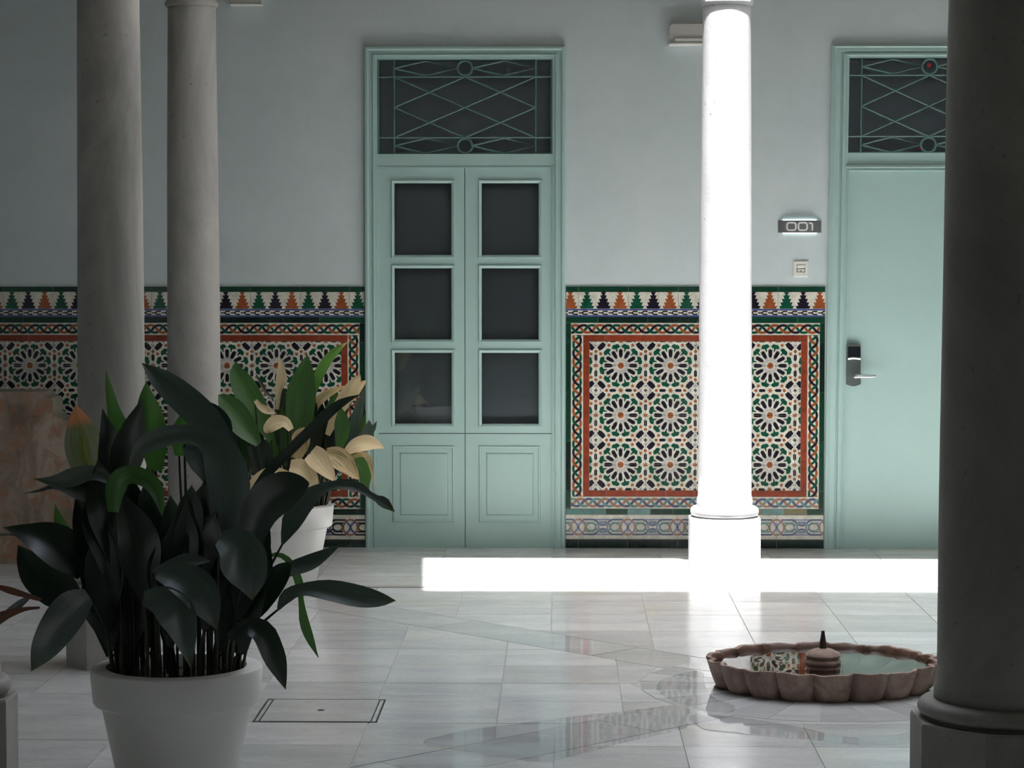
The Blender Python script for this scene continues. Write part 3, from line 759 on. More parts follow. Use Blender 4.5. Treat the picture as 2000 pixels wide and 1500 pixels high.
# ---------------------------------------------------------------- columns
def column(name, label, px, Z, rs, mat, top=True, grp=None, ang=PI/8, oct_=True, seed=0):
    c = at(px, 1000, CAMLOC.y+Z)
    loc = (c.x, c.y, GZ if (c.y > yc-.15 or c.x < CURBX+.1) else 0)
    t = thing(name, label, 'column', loc, grp)
    L = Vector(loc); rnd = random.Random(seed)
    m = MB(); ap = .1775*rs; R = ap/math.cos(PI/8)
    pr = [(R, -GZ), (R, .04), (R, .30), (R, .326), (R*.985, .334)]
    m.lathe(pr, mat, 8, fn=lambda a, z: 1.0, cap=True)
    m.v = [(x*math.cos(ang)-y*math.sin(ang), x*math.sin(ang)+y*math.cos(ang), z) for x, y, z in m.v]
    m.v = [(x+loc[0], y+loc[1], z+loc[2]) for x, y, z in m.v]
    part('plinth', m, t)
    m = MB(); pr = [(.160*rs, .334), (.166*rs, .337)]
    for i in range(9):
        a = -PI/2+PI*i/8; pr.append(((.150+.0235*math.cos(a))*rs, .3625+.0255*math.sin(a)))
    pr.append((.13*rs, .389)); m.lathe(pr, mat, 40, loc); part('torus', m, t, True)
    wob = lambda a, z: 1+.004*math.sin(3*a+z*2+seed)+.003*math.sin(7*a-z*5+seed)
    m = MB(); pr = [(.139*rs, .386), (.1415*rs, .392), (.1415*rs, .420), (.1385*rs, .430), (.1355*rs, .445)]
    for i in range(1, 25):
        u = i/24; z = .445+u*(2.90-.445); r = .1352-.0155*u**2.2-.001*math.sin(PI*u)
        pr.append((r*rs, z))
    pr.append((.1185*rs, 2.925)); m.lathe(pr, mat, 48, loc, wob); part('shaft', m, t, True)
    m = MB(); pr = [(.1185*rs, 2.90), (.128*rs, 2.902), (.134*rs, 2.912), (.134*rs, 2.922), (.127*rs, 2.932), (.124*rs, 2.936), (.130*rs, 2.942), (.133*rs, 2.952), (.126*rs, 2.963), (.121*rs, 2.968), (.122*rs, 3.06), (.136*rs, 3.12), (.165*rs, 3.18), (.185*rs, 3.205), (.188*rs, 3.22), (.17*rs, 3.225)]
    m.lathe(pr, mat, 40, loc, cap=True)
    part('capital', m, t, True)
    m = MB(); q = .175*max(1, rs*.9); m.box(loc[0]-q, loc[0]+q, loc[1]-q, loc[1]+q, loc[2]+3.225, 3.352, mat); part('abacus', m, t)
    return t
C1 = column('column', 'white marble column in full sunlight, standing in front of the star tiled dado', 1415, 11.64, 1.0, 'col_pale', seed=1)
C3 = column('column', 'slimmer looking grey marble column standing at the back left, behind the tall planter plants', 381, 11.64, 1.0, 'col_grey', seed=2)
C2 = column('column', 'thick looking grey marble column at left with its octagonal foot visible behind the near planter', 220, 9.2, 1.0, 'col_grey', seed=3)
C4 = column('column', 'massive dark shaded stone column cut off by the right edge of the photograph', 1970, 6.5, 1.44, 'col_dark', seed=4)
C5 = column('column', 'grey marble column at the lower left corner, only the edge of its base in view', -98, 6.72, 1.0, 'col_grey', seed=5)

# ---------------------------------------------------------------- stone slab at the left
yf = CAMLOC.y+12.3; yb = yf+.255
def sp(px, py): q = at(px, py, yf); return (q.x, q.z)
outl = [(82, 765), (86, 772), (90, 776), (99, 777), (102.5, 785), (103, 797), (102.5, 806), (106, 811), (112, 815), (122, 819), (140, 821), (152, 826), (158, 838), (160, 860), (160, 960), (162, 1042)]
pts = [sp(*p) for p in outl]
fz = GZ; t = thing('stone_slab', 'weathered pinkish stone slab with ogee cut corner standing before the tiles at far left', 'stone slab', ((pts[0][0]-.3), yf+.12, fz))
xl = sp(-150, 900)[0]; zb = sp(0, 1042)[1]
full = [(xl, zb), (xl, pts[0][1])]+pts[:-1]+[(pts[-1][0], zb)]
m = MB(); fpts = full[::-1]
m.poly([(x, yf, z) for x, z in fpts][::-1], 'pink_stone')
m.poly([(x, yb, z) for x, z in fpts], 'side_stone')
for i in range(len(full)):
    a, b = full[i], full[(i+1) % len(full)]
    m.poly([(a[0], yf, a[1]), (b[0], yf, b[1]), (b[0], yb, b[1]), (a[0], yb, a[1])], 'side_stone')
part('slab', m, t)
m = MB(); m.box(xl, pts[-1][0]+.015, yf-.02, yb+.01, fz, zb-.012, 'pink_stone'); m.box(xl, pts[-1][0], yf+.01, yb-.01, zb-.012, zb, 'side_stone'); part('base_course', m, t)

# ---------------------------------------------------------------- things on the wall
def wallbox(m, x0, x1, z0, z1, d, mat, r=.006, y0=0):
    pts = []
    for cx, cz, a0 in ((x1-r, z0+r, -PI/2), (x1-r, z1-r, 0), (x0+r, z1-r, PI/2), (x0+r, z0+r, PI)):
        for i in range(5): a = a0+PI/2*i/4; pts.append((cx+r*math.cos(a), cz+r*math.sin(a)))
    cx, cz = (x0+x1)/2, (z0+z1)/2
    sh = [(1-.004/(x1-x0)*2), (1-.004/(z1-z0)*2)]
    f = [((x-cx)*sh[0]+cx, (z-cz)*sh[1]+cz) for x, z in pts]
    m.poly([(x, y0-d, z) for x, z in f], mat)
    for i in range(len(pts)):
        j = (i+1) % len(pts)
        m.poly([(pts[i][0], y0, pts[i][1]), (pts[j][0], y0, pts[j][1]), (pts[j][0], y0-d+.003, pts[j][1]), (pts[i][0], y0-d+.003, pts[i][1])], mat)
        m.poly([(pts[i][0], y0-d+.003, pts[i][1]), (pts[j][0], y0-d+.003, pts[j][1]), (f[j][0], y0-d, f[j][1]), (f[i][0], y0-d, f[i][1])], mat)
a, b = at(1306, 90, 0), at(1432, 47, 0)
t = thing('emergency_light', 'white emergency light fixed on the wall, half hidden behind the sunlit column', 'emergency light', (a.x, 0, a.z))
m = MB(); wallbox(m, a.x, b.x, a.z+.006, b.z, .052, 'offwhite', .018); part('housing', m, t)
m = MB(); wallbox(m, a.x-.002, b.x+.002, a.z, a.z+.016, .064, 'white', .007); part('lower_rim', m, t)
m = MB(); wallbox(m, a.x+.055, b.x-.055, a.z+.045, b.z-.075, .056, 'signsteel', .003)
m2 = MB(); wallbox(m2, a.x+.03, b.x-.03, a.z+.018, a.z+.040, .060, 'white', .006); part('diffuser', m2, t); 
a, b = at(452, 11, 0), at(514, -44, 0)
t = thing('wall_lamp', 'small white wall fixture at the top edge, right of the back left column', 'wall lamp', (a.x, 0, a.z))
m = MB(); wallbox(m, a.x, b.x, a.z, b.z, .07, 'offwhite', .006); part('housing', m, t)
m = MB(); wallbox(m, a.x-.001, b.x+.001, a.z-.004, a.z+.004, .074, 'white', .003); part('lower_rim', m, t)
# room number sign
a, b = at(1519.5, 454.5, 0), at(1604, 430.5, 0); cx = (a.x+b.x)/2
t = thing('room_sign', 'curved steel room number sign 001, lit from behind, left of the right door', 'sign', (cx, 0, a.z))
m = MB(); n = 16; hw = (b.x-a.x)/2
for i in range(n):
    u0, u1 = -1+2*i/n, -1+2*(i+1)/n
    yy = lambda u: -.004-.036*(1-u*u)**.8
    p0, p1 = (cx+hw*u0, yy(u0)), (cx+hw*u1, yy(u1))
    m.poly([(p0[0], p0[1], a.z), (p1[0], p1[1], a.z), (p1[0], p1[1], b.z), (p0[0], p0[1], b.z)], 'signsteel')
    m.poly([(p1[0], p1[1]+.002, a.z), (p0[0], p0[1]+.002, a.z), (p0[0], p0[1]+.002, b.z), (p1[0], p1[1]+.002, b.z)], 'signsteel')
    for z in (a.z, b.z): m.poly([(p0[0], p0[1], z), (p1[0], p1[1], z), (p1[0], p1[1]+.002, z), (p0[0], p0[1]+.002, z)], 'signsteel')
part('plate', m, t, True)
m = MB(); m.box(cx-hw*.78, cx+hw*.78, -.010, -.002, b.z-.004, b.z+.004, 'led'); m.box(cx-hw*.78, cx+hw*.78, -.010, -.002, a.z-.003, a.z+.004, 'led'); part('light_strip', m, t)
def digit(px0, px1, kind):
    m = MB(); p0, p1 = at(px0, 449.5, -.042), at(px1, 435, -.042); x0, x1, z0, z1 = p0.x, p1.x, p0.z, p1.z
    def y(x): u = (x-cx)/hw; return -.004-.036*(1-u*u)**.8-.0018
    hwid = .0045
    if kind == '0':
        pts = []; r = .012
        for qx, qz, a0 in ((x1-r, z0+r, -PI/2), (x1-r, z1-r, 0), (x0+r, z1-r, PI/2), (x0+r, z0+r, PI)):
            for i in range(6): aa = a0+PI/2*i/5; pts.append((qx+r*math.cos(aa), qz+r*math.sin(aa)))
        sh = ribbon([(p[0], p[1]) for p in pts], hwid, 'number', 0, True)
    else:
        sh = ribbon([(x0, z1-.002), (x0+.006, z1-.002), (x1-.006, z1-.004), (x1-.004, z1-.010), (x1-.004, z0-.002)], hwid, 'number')
    for poly, mt, _ in sh:
        if area(poly) < 0: poly = poly[::-1]
        m.poly([(x, y(x), z) for x, z in poly], 'number')
    part('digit', m, t)
digit(1537.5, 1554.5, '0'); digit(1559.5, 1576.5, '0'); digit(1580, 1588.5, '1')
# switch
a, b = at(1549, 541, 0), at(1579, 509.5, 0)
t = thing('wall_switch', 'square white wall switch below the room number sign', 'switch', ((a.x+b.x)/2, 0, a.z))
m = MB(); wallbox(m, a.x, b.x, a.z, b.z, .010, 'white', .003); part('plate', m, t)
c0, c1 = at(1556, 524, 0), at(1572, 516.5, 0)
m = MB(); m.box(c0.x-.001, c1.x+.001, -.0106, -.009, at(1556, 532, 0).z, c1.z+.001, 'steel'); part('recess', m, t)
m = MB(); wallbox(m, c0.x, c1.x, c0.z+.001, c1.z, .0135, 'white', .002); part('rocker', m, t)
m = MB(); wallbox(m, c0.x, c1.x, at(1556, 531.5, 0).z, c0.z-.001, .0115, 'white', .002)
q = at(1564, 530, 0); m.poly([(q.x+.007*math.cos(i*PI/8), -.0120, q.z+.006*math.sin(i*PI/8)) for i in range(9)], 'steel'); part('indicator', m, t)

# ---------------------------------------------------------------- fountain basin
t = thing('fountain_basin', 'low scalloped terracotta stone fountain basin full of water, set on the patio floor', 'fountain', (BX, BY, 0))
SY = .385/.449
NL = 18
def lob(a): return abs(math.cos(NL*a/2+NL*PI/4))     # a lobe faces the camera (angle -90 degrees)
def basin_ring(r, z, dep, rnd=0):
    out = []; n = NL*12
    for j in range(n):
        a = 2*PI*j/n; l = lob(a)**.55
        rr = r*(1-dep*(1-l))+rnd*math.sin(5*a+z*40)*.4+rnd*math.sin(23*a)*.3
        out.append((BX+rr*math.cos(a), BY+rr*math.sin(a)*SY, z+rnd*.9*math.sin(9*a+1)*(z > .08)+rnd*.6*math.sin(31*a)*(z > .08)))
    return out
prof = [(.402, .0, .11, 0), (.418, .012, .105, 0), (.434, .05, .085, .001), (.445, .09, .07, .002), (.450, .103, .065, .003), (.448, .108, .065, .003), (.437, .109, .06, .003), (.430, .105, .06, .003), (.418, .090, .055, .002), (.405, .066, .05, .001), (.365, .045, .04, 0), (.31, .022, .03, 0), (.0, .018, 0, 0)]
m = MB(); rings = [basin_ring(r, z, d, q) for r, z, d, q in prof]; n = NL*12
for r in rings: m.v += r
i = m.mi('terracotta')
i2 = m.mi('terracotta_wet')
for a in range(len(rings)-1):
    for j in range(n):
        q = (j+1) % n; m.f.append((a*n+j, a*n+q, (a+1)*n+q, (a+1)*n+j)); m.m.append(i2 if a >= 7 else i)
part('bowl', m, t, True, sm_angle=60)
m = MB(); wr = []
for j in range(n):
    a = 2*PI*j/n; rr = .4165*(1-.054*(1-lob(a)**.55)); wr.append((BX+rr*math.cos(a), BY+rr*math.sin(a)*SY, .088))
m.poly(wr, 'water'); part('water', m, t)
m = MB(); m.lathe([(.05, .018), (.052, .070), (.060, .080), (.066, .086), (.070, .092), (.070, .098), (.066, .104), (.058, .108), (.064, .113), (.068, .120), (.063, .130), (.038, .142), (.020, .146), (.0, .147)], 'terracotta', 28, (BX, BY, 0)); part('spout_pedestal', m, t, True, sm_angle=50)
m = MB(); m.lathe([(.014, .143), (.0135, .165), (.010, .185), (.0065, .208), (.0065, .214), (.0, .215)], 'nozzle', 14, (BX, BY, 0)); part('nozzle', m, t, True, sm_angle=50)

# puddles on the marble around it
def puddle(label, pts, z=.0022):
    w_ = [fl(x, y, z) for x, y in pts]; c = sum(w_, Vector())/len(w_)
    # smooth closed outline with a little wobble
    out = []; n = len(w_)
    for i in range(n):
        p0, p1, p2, p3 = w_[i-1], w_[i], w_[(i+1) % n], w_[(i+2) % n]
        for s_ in range(6):
            u = s_/6; q = .5*((2*p1)+(-p0+p2)*u+(2*p0-5*p1+4*p2-p3)*u*u+(-p0+3*p1-3*p2+p3)*u**3)
            q += Vector((random.uniform(-.006, .006), random.uniform(-.006, .006), 0)); out.append(q)
    if area([(q.x, q.y) for q in out]) < 0: out = out[::-1]
    m = MB(); m.poly([(q.x, q.y, z) for q in out], 'puddle')
    k_ = [(q.x+(c.x-q.x)*-.004, q.y+(c.y-q.y)*-.004, z-.0015) for q in out]
    for i in range(len(out)):
        j = (i+1) % len(out); m.poly([k_[i], k_[j], tuple(out[j]), tuple(out[i])], 'puddle')
    me = m.mesh('puddle', (c.x, c.y, 0)); o = obj('puddle', me, None, (c.x, c.y, 0)); o['label'] = label; o['category'] = 'puddle'; o['group'] = 'puddles on the patio floor'
puddle('rounded puddle on the marble floor at the left foot of the fountain basin', [(1282, 1342), (1306, 1322), (1368, 1310), (1376, 1340), (1396, 1364), (1432, 1378), (1425, 1392), (1372, 1386), (1310, 1368)])
puddle('irregular puddle on the marble floor in front of the fountain basin', [(1352, 1396), (1400, 1398), (1470, 1404), (1560, 1420), (1660, 1440), (1740, 1436), (1790, 1430), (1800, 1446), (1700, 1456), (1600, 1446), (1520, 1440), (1450, 1432), (1368, 1420)])
puddle('long ragged film of water on the diagonal marble band left of the fountain', [(825, 1452), (900, 1428), (1050, 1408), (1190, 1392), (1332, 1378), (1338, 1408), (1330, 1424), (1220, 1450), (1110, 1478), (1050, 1488), (930, 1470)])

# manhole
q = [fl(505, 1410), fl(740, 1411), fl(750, 1368), fl(523, 1366)]
c = sum(q, Vector())/4; t = thing('floor_hatch', 'marble access cover in a thin dark steel frame, right of the near planter', 'floor hatch', (c.x, c.y, 0))
x0, x1 = min(q[0].x, q[3].x), (q[1].x+q[2].x)/2; y0, y1 = q[0].y, q[3].y
m = MB()
for (a, b, cc, d) in ((x0, x1, y0, y0+.006), (x0, x1, y1-.003, y1), (x0, x0+.006, y0, y1), (x1-.006, x1, y0, y1), (x0+.020, x0+.024, y0+.006, y1), (x1-.024, x1-.020, y0+.006, y1)): m.box(a, b, cc, d, -.01, .0022, 'frame_dark')
part('hatch_frame', m, t)
m = MB(); m.box(x0+.026, x1-.026, y0+.010, y1-.006, -.01, .0016, 'marble'); part('cover', m, t)
m = MB(); m.lathe([(.014, .0016), (.012, .0026), (.0, .0026)], 'frame_dark', 16, ((x0+x1)/2+.0, (y0+y1)/2, 0)); part('finger_hole', m, t)

# ---------------------------------------------------------------- potted plants
def catmull(P_, n):
    out = []; L = len(P_)-1
    for s_ in range(n+1):
        u = s_/n*L; i = min(int(u), L-1); f = u-i
        p0, p1, p2, p3 = P_[max(i-1, 0)], P_[i], P_[i+1], P_[min(i+2, L)]
        out.append([.5*((2*b)+(-a+c)*f+(2*a-5*b+4*c-d)*f*f+(-a+3*b-3*c+d)*f**3) for a, b, c, d in zip(p0, p1, p2, p3)])
    return out
def plant_pot(label, px, pz, Z, seed):
    c = at(px, pz, CAMLOC.y+Z); gz = GZ if (c.y > yc or c.x < CURBX) else 0
    t = thing('potted_aspidistra', label, 'potted plant', (c.x, c.y, gz))
    m = MB(); m.lathe([(.0, .004), (.150, .0), (.156, .006), (.2205, .322), (.240, .328), (.2445, .334), (.2525, .425), (.250, .432), (.244, .435), (.206, .435), (.202, .430), (.199, .36), (.19, .30)], 'pot', 64, (c.x, c.y, gz))
    part('planter', m, t, True, sm_angle=40)
    m = MB(); n = 40; m.poly([(c.x+.1995*math.cos(2*PI*i/n), c.y+.1995*math.sin(2*PI*i/n), gz+.395) for i in range(n)], 'soil'); part('soil', m, t)
    return t, c, gz
def make_leaf(t, pts, mat, dep, c, gz, rnd, turn=None, fold=.22, root=None, stem=True, lean_=0.0):
    """pts: (px, py, half width in px) from the foot of the blade to its tip; dep: metres nearer (-) or farther (+) than the pot's axis"""
    Zp = c.y-CAMLOC.y
    W = []
    n = len(pts)
    for i, (px, py, hw) in enumerate(pts):
        d = dep+lean_*(i/(n-1)-.3)
        p = at(px, py, CAMLOC.y+Zp+d); W.append((p.x, p.y, p.z, hw*(Zp+d)/F))
    W = catmull(W, 16)
    turn = rnd.uniform(-.6, .6) if turn is None else turn
    m = MB(); m.uv = []; K = 6; fac = []
    ph = rnd.uniform(0, 6)
    for i, w_ in enumerate(W):
        p = Vector(w_[:3]); a = Vector(W[max(i-1, 0)][:3]); b = Vector(W[min(i+1, 16)][:3])
        tg = (b-a).normalized(); side = Vector((-tg.z, 0, tg.x))
        if side.length < .2: side = Vector((1, 0, 0))
        side.normalize(); nr = side.cross(tg).normalized()
        u_ = i/16; tt = turn*(.6+.5*math.sin(u_*2.5+ph))
        if nr.y > 0: nr = -nr
        S_ = side if side.z > 0 else -side; te = (.30+.9*abs(tt))*min(1, abs(side.z)*1.8)
        nv = nr*math.cos(te)+S_*math.sin(te); nv = (nv+side*(.5*tt*(1-min(1, abs(side.z)*1.8)))).normalized()
        sv = tg.cross(nv).normalized()
        if sv.dot(side) < 0: sv = -sv
        tt = te
        hw = max(w_[3], .0006)*1.06/max(.6, math.cos(tt))
        for k in range(K+1):
            s_ = -1+2*k/K
            q = p+sv*(s_*hw)+nv*(fold*hw*(abs(s_)**1.3))+nv*(.05*hw*math.sin(u_*9+s_*2+ph))
            m.v.append(tuple(q)); m.uv.append(((s_+1)/2, u_))
    mi = m.mi(mat)
    for i in range(16):
        for k in range(K):
            a = i*(K+1)+k; m.f.append((a, a+1, a+K+2, a+K+1)); m.m.append(mi)
    lo = part('leaf', m, t, True)
    if stem:
        if root is None:
            an = rnd.uniform(0, 2*PI); r = rnd.uniform(.02, .15); root = (c.x+r*math.cos(an), c.y+r*math.sin(an))
        b0 = Vector(W[0][:3]); r0 = Vector((root[0], root[1], gz+.39))
        # keep the foot near the side the leaf leans to
        r0.x += max(-.05, min(.05, (b0.x-r0.x)*.25)); mid = r0*.5+b0*.5+Vector((-(b0.x-r0.x)*.18, -(b0.y-r0.y)*.18, .03))
        sp_ = [tuple(q) for q in catmull([tuple(r0), tuple(mid), tuple(b0)], 6)]
        m = MB(); m.tube(sp_, [.0042]*5+[.0038, .003], 'stem', 6); part('stem', m, lo, True)
    return lo
rb = random.Random(11)
TB, cB, gB = plant_pot('aspidistra with many dry tan leaves in a white planter by the double door', 552, 1000, 11.32, 1)
LB = [
 ([(588, 862, 8), (586, 820, 24), (590, 765, 27), (597, 720, 15), (600, 692, 0)], 'leaf_green', -.02, .1),
 ([(600, 815, 5), (608, 770, 9), (630, 720, 10), (652, 690, 8), (680, 667, 0)], 'leaf_bright', .02, .1),
 ([(530, 860, 6), (508, 815, 19), (480, 765, 22), (464, 730, 15), (461, 705, 0)], 'leaf_green', .03, .2),
 ([(505, 868, 6), (478, 835, 21), (452, 800, 22), (436, 780, 12), (426, 771, 0)], 'leaf_green', -.06, .3),
 ([(542, 800, 3), (544, 765, 6), (550, 735, 10), (546, 695, 0)], 'leaf_tan', .05, .1),
 ([(545, 870, 5), (548, 820, 12), (552, 780, 10), (548, 745, 0)], 'leaf_dark', .06, .1),
 ([(568, 840, 5), (556, 826, 9), (538, 828, 14), (524, 838, 10), (520, 846, 3)], 'leaf_tan', -.12, .4),
 ([(640, 850, 5), (662, 800, 12), (684, 765, 14), (698, 742, 8), (704, 732, 0)], 'leaf_tan', .0, .2),
 ([(655, 840, 5), (668, 800, 9), (682, 768, 8), (697, 738, 0)], 'leaf_bright', .02, .2),
 ([(688, 782, 3), (698, 764, 6), (708, 750, 5), (716, 742, 0)], 'leaf_tan', .04, .1),
 ([(680, 880, 6), (694, 830, 11), (704, 790, 8), (714, 750, 0)], 'leaf_sheen_grey', .02, .2),
 ([(662, 880, 6), (668, 850, 13), (668, 820, 13), (664, 793, 0)], 'leaf_green', -.08, .1),
 ([(672, 886, 4), (694, 872, 13), (718, 866, 14), (738, 870, 7), (751, 876, 0)], 'leaf_tan', -.1, .2),
 ([(606, 884, 16), (618, 895, 20), (632, 912, 16), (645, 928, 9), (655, 942, 0)], 'leaf_tan', -.16, .2),
 ([(636, 886, 10), (656, 892, 18), (674, 906, 18), (690, 924, 10), (702, 937, 0)], 'leaf_mixed', -.12, .2),
 ([(684, 900, 10), (702, 912, 15), (711, 930, 13), (714, 950, 7), (722, 975, 0)], 'leaf_green', -.05, .3),
 ([(688, 893, 3), (708, 888, 5), (720, 898, 5), (726, 920, 3), (732, 958, 0)], 'leaf_mixed', -.08, .5),
 ([(566, 912, 12), (586, 918, 20), (598, 938, 22), (602, 965, 18), (604, 1000, 6)], 'leaf_tan', -.18, .1),
 ([(478, 985, 4), (490, 955, 9), (510, 930, 9), (535, 920, 8), (562, 925, 4)], 'leaf_tan', -.2, .2),
 ([(576, 895, 12), (584, 872, 18), (592, 852, 17), (600, 838, 6)], 'leaf_mixed', -.1, .4),
 ([(498, 782, 3), (510, 796, 6), (524, 803, 6), (541, 808, 0)], 'leaf_mixed', -.04, .3),
 ([(478, 842, 4), (460, 832, 9), (440, 826, 8), (424, 826, 0)], 'leaf_mixed', -.03, .3),
 ([(700, 880, 5), (714, 860, 13), (720, 838, 10), (721, 820, 0)], 'leaf_sheen_grey', .0, .2),
 ([(640, 870, 5), (636, 830, 9), (650, 790, 9), (660, 760, 0)], 'leaf_green', .05, .2),
 ([(690, 860, 5), (712, 850, 10), (728, 838, 6), (736, 822, 0)], 'leaf_sheen_grey', .03, .3),
 ([(560, 760, 2), (528, 775, 3), (508, 745, 3), (498, 728, 0)], 'leaf_dark', .06, .2),
 ([(596, 880, 5), (598, 845, 9), (612, 800, 9), (604, 770, 0)], 'leaf_dark', .04, .2),
 ([(620, 930, 5), (612, 880, 14), (618, 840, 13), (630, 800, 0)], 'leaf_dark', .02, .3),
 ([(648, 930, 5), (650, 880, 14), (652, 850, 12), (648, 815, 0)], 'leaf_dark', .02, .3),
 ([(660, 920, 5), (690, 880, 10), (705, 850, 9), (715, 800, 0)], 'leaf_green', .06, .3),
 ([(612, 820, 4), (618, 790, 8), (640, 770, 8), (678, 752, 0)], 'leaf_mixed', .05, .4),
]
for pts, mt, dp, tn in LB:
    xm = (pts[0][0]-552)/F*cB.y*0
    make_leaf(TB, pts, mt, dp, cB, gB, rb, tn, root=(cB.x+max(-.15, min(.16, (pts[0][0]-545)*.0021)), cB.y+dp*.6))
for i in range(30):
    x = rb.uniform(440, 650); y = rb.uniform(860, 940); h = rb.uniform(50, 100); s_ = (x-550)*.35+rb.uniform(-14, 14); wd = rb.uniform(12, 18)
    make_leaf(TB, [(x, y+26, 4), (x+s_*.3, y-h*.3, wd), (x+s_*.7, y-h*.7, wd*.9), (x+s_, y-h, 0)], 'leaf_dark' if i % 4 else 'leaf_green', rb.uniform(-.02, .14), cB, gB, rb, root=(cB.x+max(-.15, min(.16, (x-545)*.0018)), cB.y+rb.uniform(-.1, .1)))

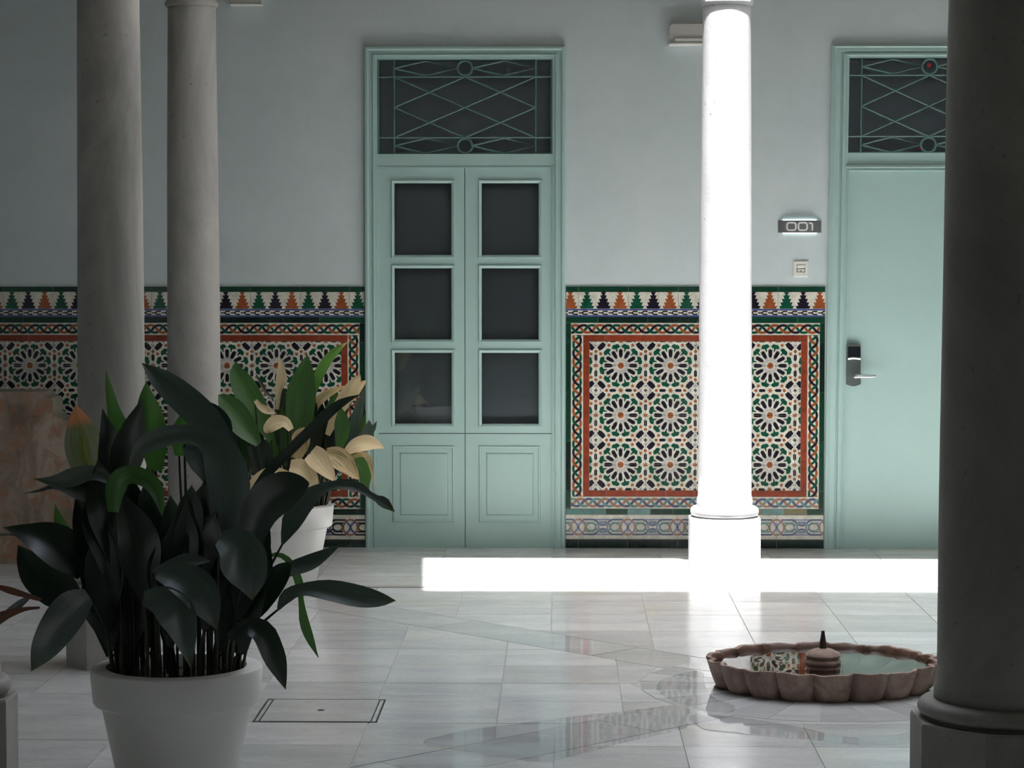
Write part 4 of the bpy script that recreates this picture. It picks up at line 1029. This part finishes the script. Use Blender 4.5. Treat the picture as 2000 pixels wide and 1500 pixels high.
ra = random.Random(5)
TA, cA, gA = plant_pot('large dark leaved aspidistra in the near white planter at lower left', 345, 1311, 6.72, 2)
LA = [
 ([(452, 930, 14), (432, 868, 24), (395, 815, 28), (345, 768, 25), (305, 735, 16), (277, 709, 0)], 'leaf_sheen_grey', .02, .35),
 ([(452, 1120, 12), (452, 1020, 30), (445, 930, 40), (418, 868, 28), (370, 848, 16), (310, 858, 20), (272, 880, 14), (252, 908, 0)], 'leaf_sheen_grey', -.10, .3),
 ([(246, 900, 12), (236, 850, 20), (222, 800, 12), (212, 755, 6), (207, 724, 0)], 'leaf_green', .05, .2),
 ([(225, 980, 14), (218, 910, 24), (214, 858, 19), (206, 825, 9), (200, 798, 0)], 'leaf_dark', .0, .2),
 ([(232, 960, 14), (250, 890, 32), (262, 840, 24), (272, 805, 12), (278, 778, 0)], 'leaf_dark', -.02, .2),
 ([(305, 920, 12), (300, 860, 27), (292, 810, 25), (287, 775, 14), (286, 744, 0)], 'leaf_green', .08, .2),
 ([(186, 965, 16), (178, 920, 32), (165, 868, 36), (155, 825, 22), (148, 789, 0)], 'leaf_yellow', .04, .1),
 ([(246, 960, 4), (215, 938, 8), (180, 924, 14), (140, 934, 17), (105, 940, 10), (66, 935, 0)], 'leaf_sheen_grey', -.12, .3),
 ([(235, 985, 10), (200, 960, 24), (160, 955, 22), (110, 950, 6), (80, 958, 3), (46, 964, 0)], 'leaf_dark', -.08, .4),
 ([(222, 1000, 10), (228, 950, 20), (252, 928, 17), (288, 938, 15), (308, 965, 12), (317, 1010, 0)], 'leaf_green', -.18, .5),
 ([(140, 1075, 6), (128, 1045, 12), (116, 1018, 10), (108, 985, 0)], 'leaf_green', .04, .1),
 ([(165, 1120, 16), (128, 1082, 32), (88, 1056, 30), (45, 1040, 14), (5, 1030, 0)], 'leaf_dark', -.05, .4),
 ([(160, 1190, 14), (115, 1155, 34), (76, 1120, 34), (52, 1092, 20), (35, 1064, 0)], 'leaf_dark', -.02, .2),
 ([(175, 1165, 16), (146, 1190, 34), (114, 1230, 36), (84, 1272, 24), (61, 1311, 0)], 'leaf_sheen_grey', -.2, .2),
 ([(78, 1187, 2), (48, 1190, 4), (15, 1200, 8), (-15, 1212, 9), (-50, 1222, 0)], 'leaf_red', -.28, .3),
 ([(80, 1172, 3), (48, 1162, 5), (15, 1152, 6), (-25, 1140, 0)], 'leaf_red', -.26, .4),
 ([(60, 1165, 3), (40, 1180, 7), (12, 1204, 8), (-25, 1235, 0)], 'leaf_sheen_grey', -.24, .3),
 ([(428, 1052, 14), (455, 1068, 34), (474, 1098, 42), (488, 1135, 30), (492, 1172, 0)], 'leaf_sheen_grey', -.24, .3),
 ([(305, 1122, 8), (345, 1130, 26), (382, 1150, 32), (405, 1185, 26), (424, 1230, 0)], 'leaf_sheen_grey', -.26, .3),
 ([(280, 1168, 12), (318, 1176, 28), (346, 1205, 32), (362, 1250, 20), (373, 1306, 0)], 'leaf_sheen_grey', -.3, .3),
 ([(298, 1118, 3), (330, 1106, 10), (370, 1096, 13), (412, 1096, 0)], 'leaf_sheen_grey', -.22, .5),
 ([(478, 1120, 12), (492, 1050, 28), (518, 992, 38), (558, 960, 34), (590, 948, 18), (604, 944, 2)], 'leaf_dark', -.15, .3),
 ([(452, 1130, 10), (484, 1060, 24), (508, 1012, 28), (528, 975, 10)], 'leaf_sheen_grey', -.1, .4),
 ([(552, 1062, 3), (572, 1018, 20), (600, 978, 20), (640, 951, 8), (690, 948, 10), (728, 970, 5), (750, 982, 10), (771, 1000, 0)], 'leaf_sheen_grey', .04, .2),
 ([(448, 1232, 8), (488, 1195, 22), (525, 1152, 24), (552, 1118, 18), (566, 1100, 4)], 'leaf_dark', -.06, .2),
 ([(520, 1142, 3), (556, 1118, 12), (606, 1100, 14), (640, 1080, 8), (667, 1062, 0)], 'leaf_sheen_grey', .0, .3),
 ([(544, 1190, 3), (560, 1166, 12), (590, 1152, 11), (640, 1154, 18), (700, 1166, 19), (745, 1172, 12), (773, 1173, 0)], 'leaf_sheen_grey', -.08, .2),
 ([(512, 1090, 2), (542, 1083, 4), (566, 1098, 6), (583, 1135, 8), (588, 1172, 5), (594, 1215, 9), (606, 1250, 7), (622, 1285, 0)], 'leaf_green', .06, .2),
 ([(448, 1248, 8), (478, 1226, 14), (512, 1236, 20), (536, 1285, 20), (550, 1322, 10), (558, 1347, 0)], 'leaf_dark', -.2, .25),
 ([(400, 900, 6), (438, 850, 15), (424, 812, 14), (398, 793, 9), (370, 784, 0)], 'leaf_dark', .08, .2),
 ([(360, 868, 6), (378, 890, 16), (394, 915, 16), (398, 943, 0)], 'leaf_sheen_grey', .02, .2),
 ([(470, 1000, 5), (520, 928, 9), (575, 872, 10), (625, 825, 10), (664, 790, 8), (705, 770, 0)], 'leaf_dark', .02, .25),
 ([(350, 890, 8), (352, 850, 16), (360, 820, 12), (366, 800, 0)], 'leaf_green', .12, .2),
 ([(462, 1190, 6), (468, 1165, 14), (478, 1140, 12), (484, 1110, 0)], 'leaf_yellow', .1, .2),
 ([(440, 1150, 8), (452, 1060, 9), (458, 1000, 9), (462, 950, 0)], 'leaf_bright', .1, .2),
 ([(350, 1090, 8), (338, 1050, 16), (322, 1010, 14), (312, 975, 0)], 'leaf_green', .05, .2),
]
for pts, mt, dp, tn in LA:
    make_leaf(TA, pts, mt, dp, cA, gA, ra, tn, root=(cA.x+max(-.15, min(.15, (pts[0][0]-330)*.0013)), cA.y+dp*.5), stem=(pts[0][0] > 90))
for i in range(74):
    x = ra.uniform(200, 475); y = ra.uniform(1050, 1235); h = ra.uniform(110, 230)*(1-abs(x-330)/420); s_ = (x-335)*.32+ra.uniform(-34, 34); wd = ra.uniform(24, 38)
    make_leaf(TA, [(x, y+50, 5), (x+s_*.25, y-h*.25, wd), (x+s_*.65, y-h*.65, wd*.9), (x+s_, y-h, 0)], 'leaf_dark', ra.uniform(-.13, .16), cA, gA, ra, root=(cA.x+max(-.16, min(.16, (x-338)*.0012)), cA.y+ra.uniform(-.12, .12)))
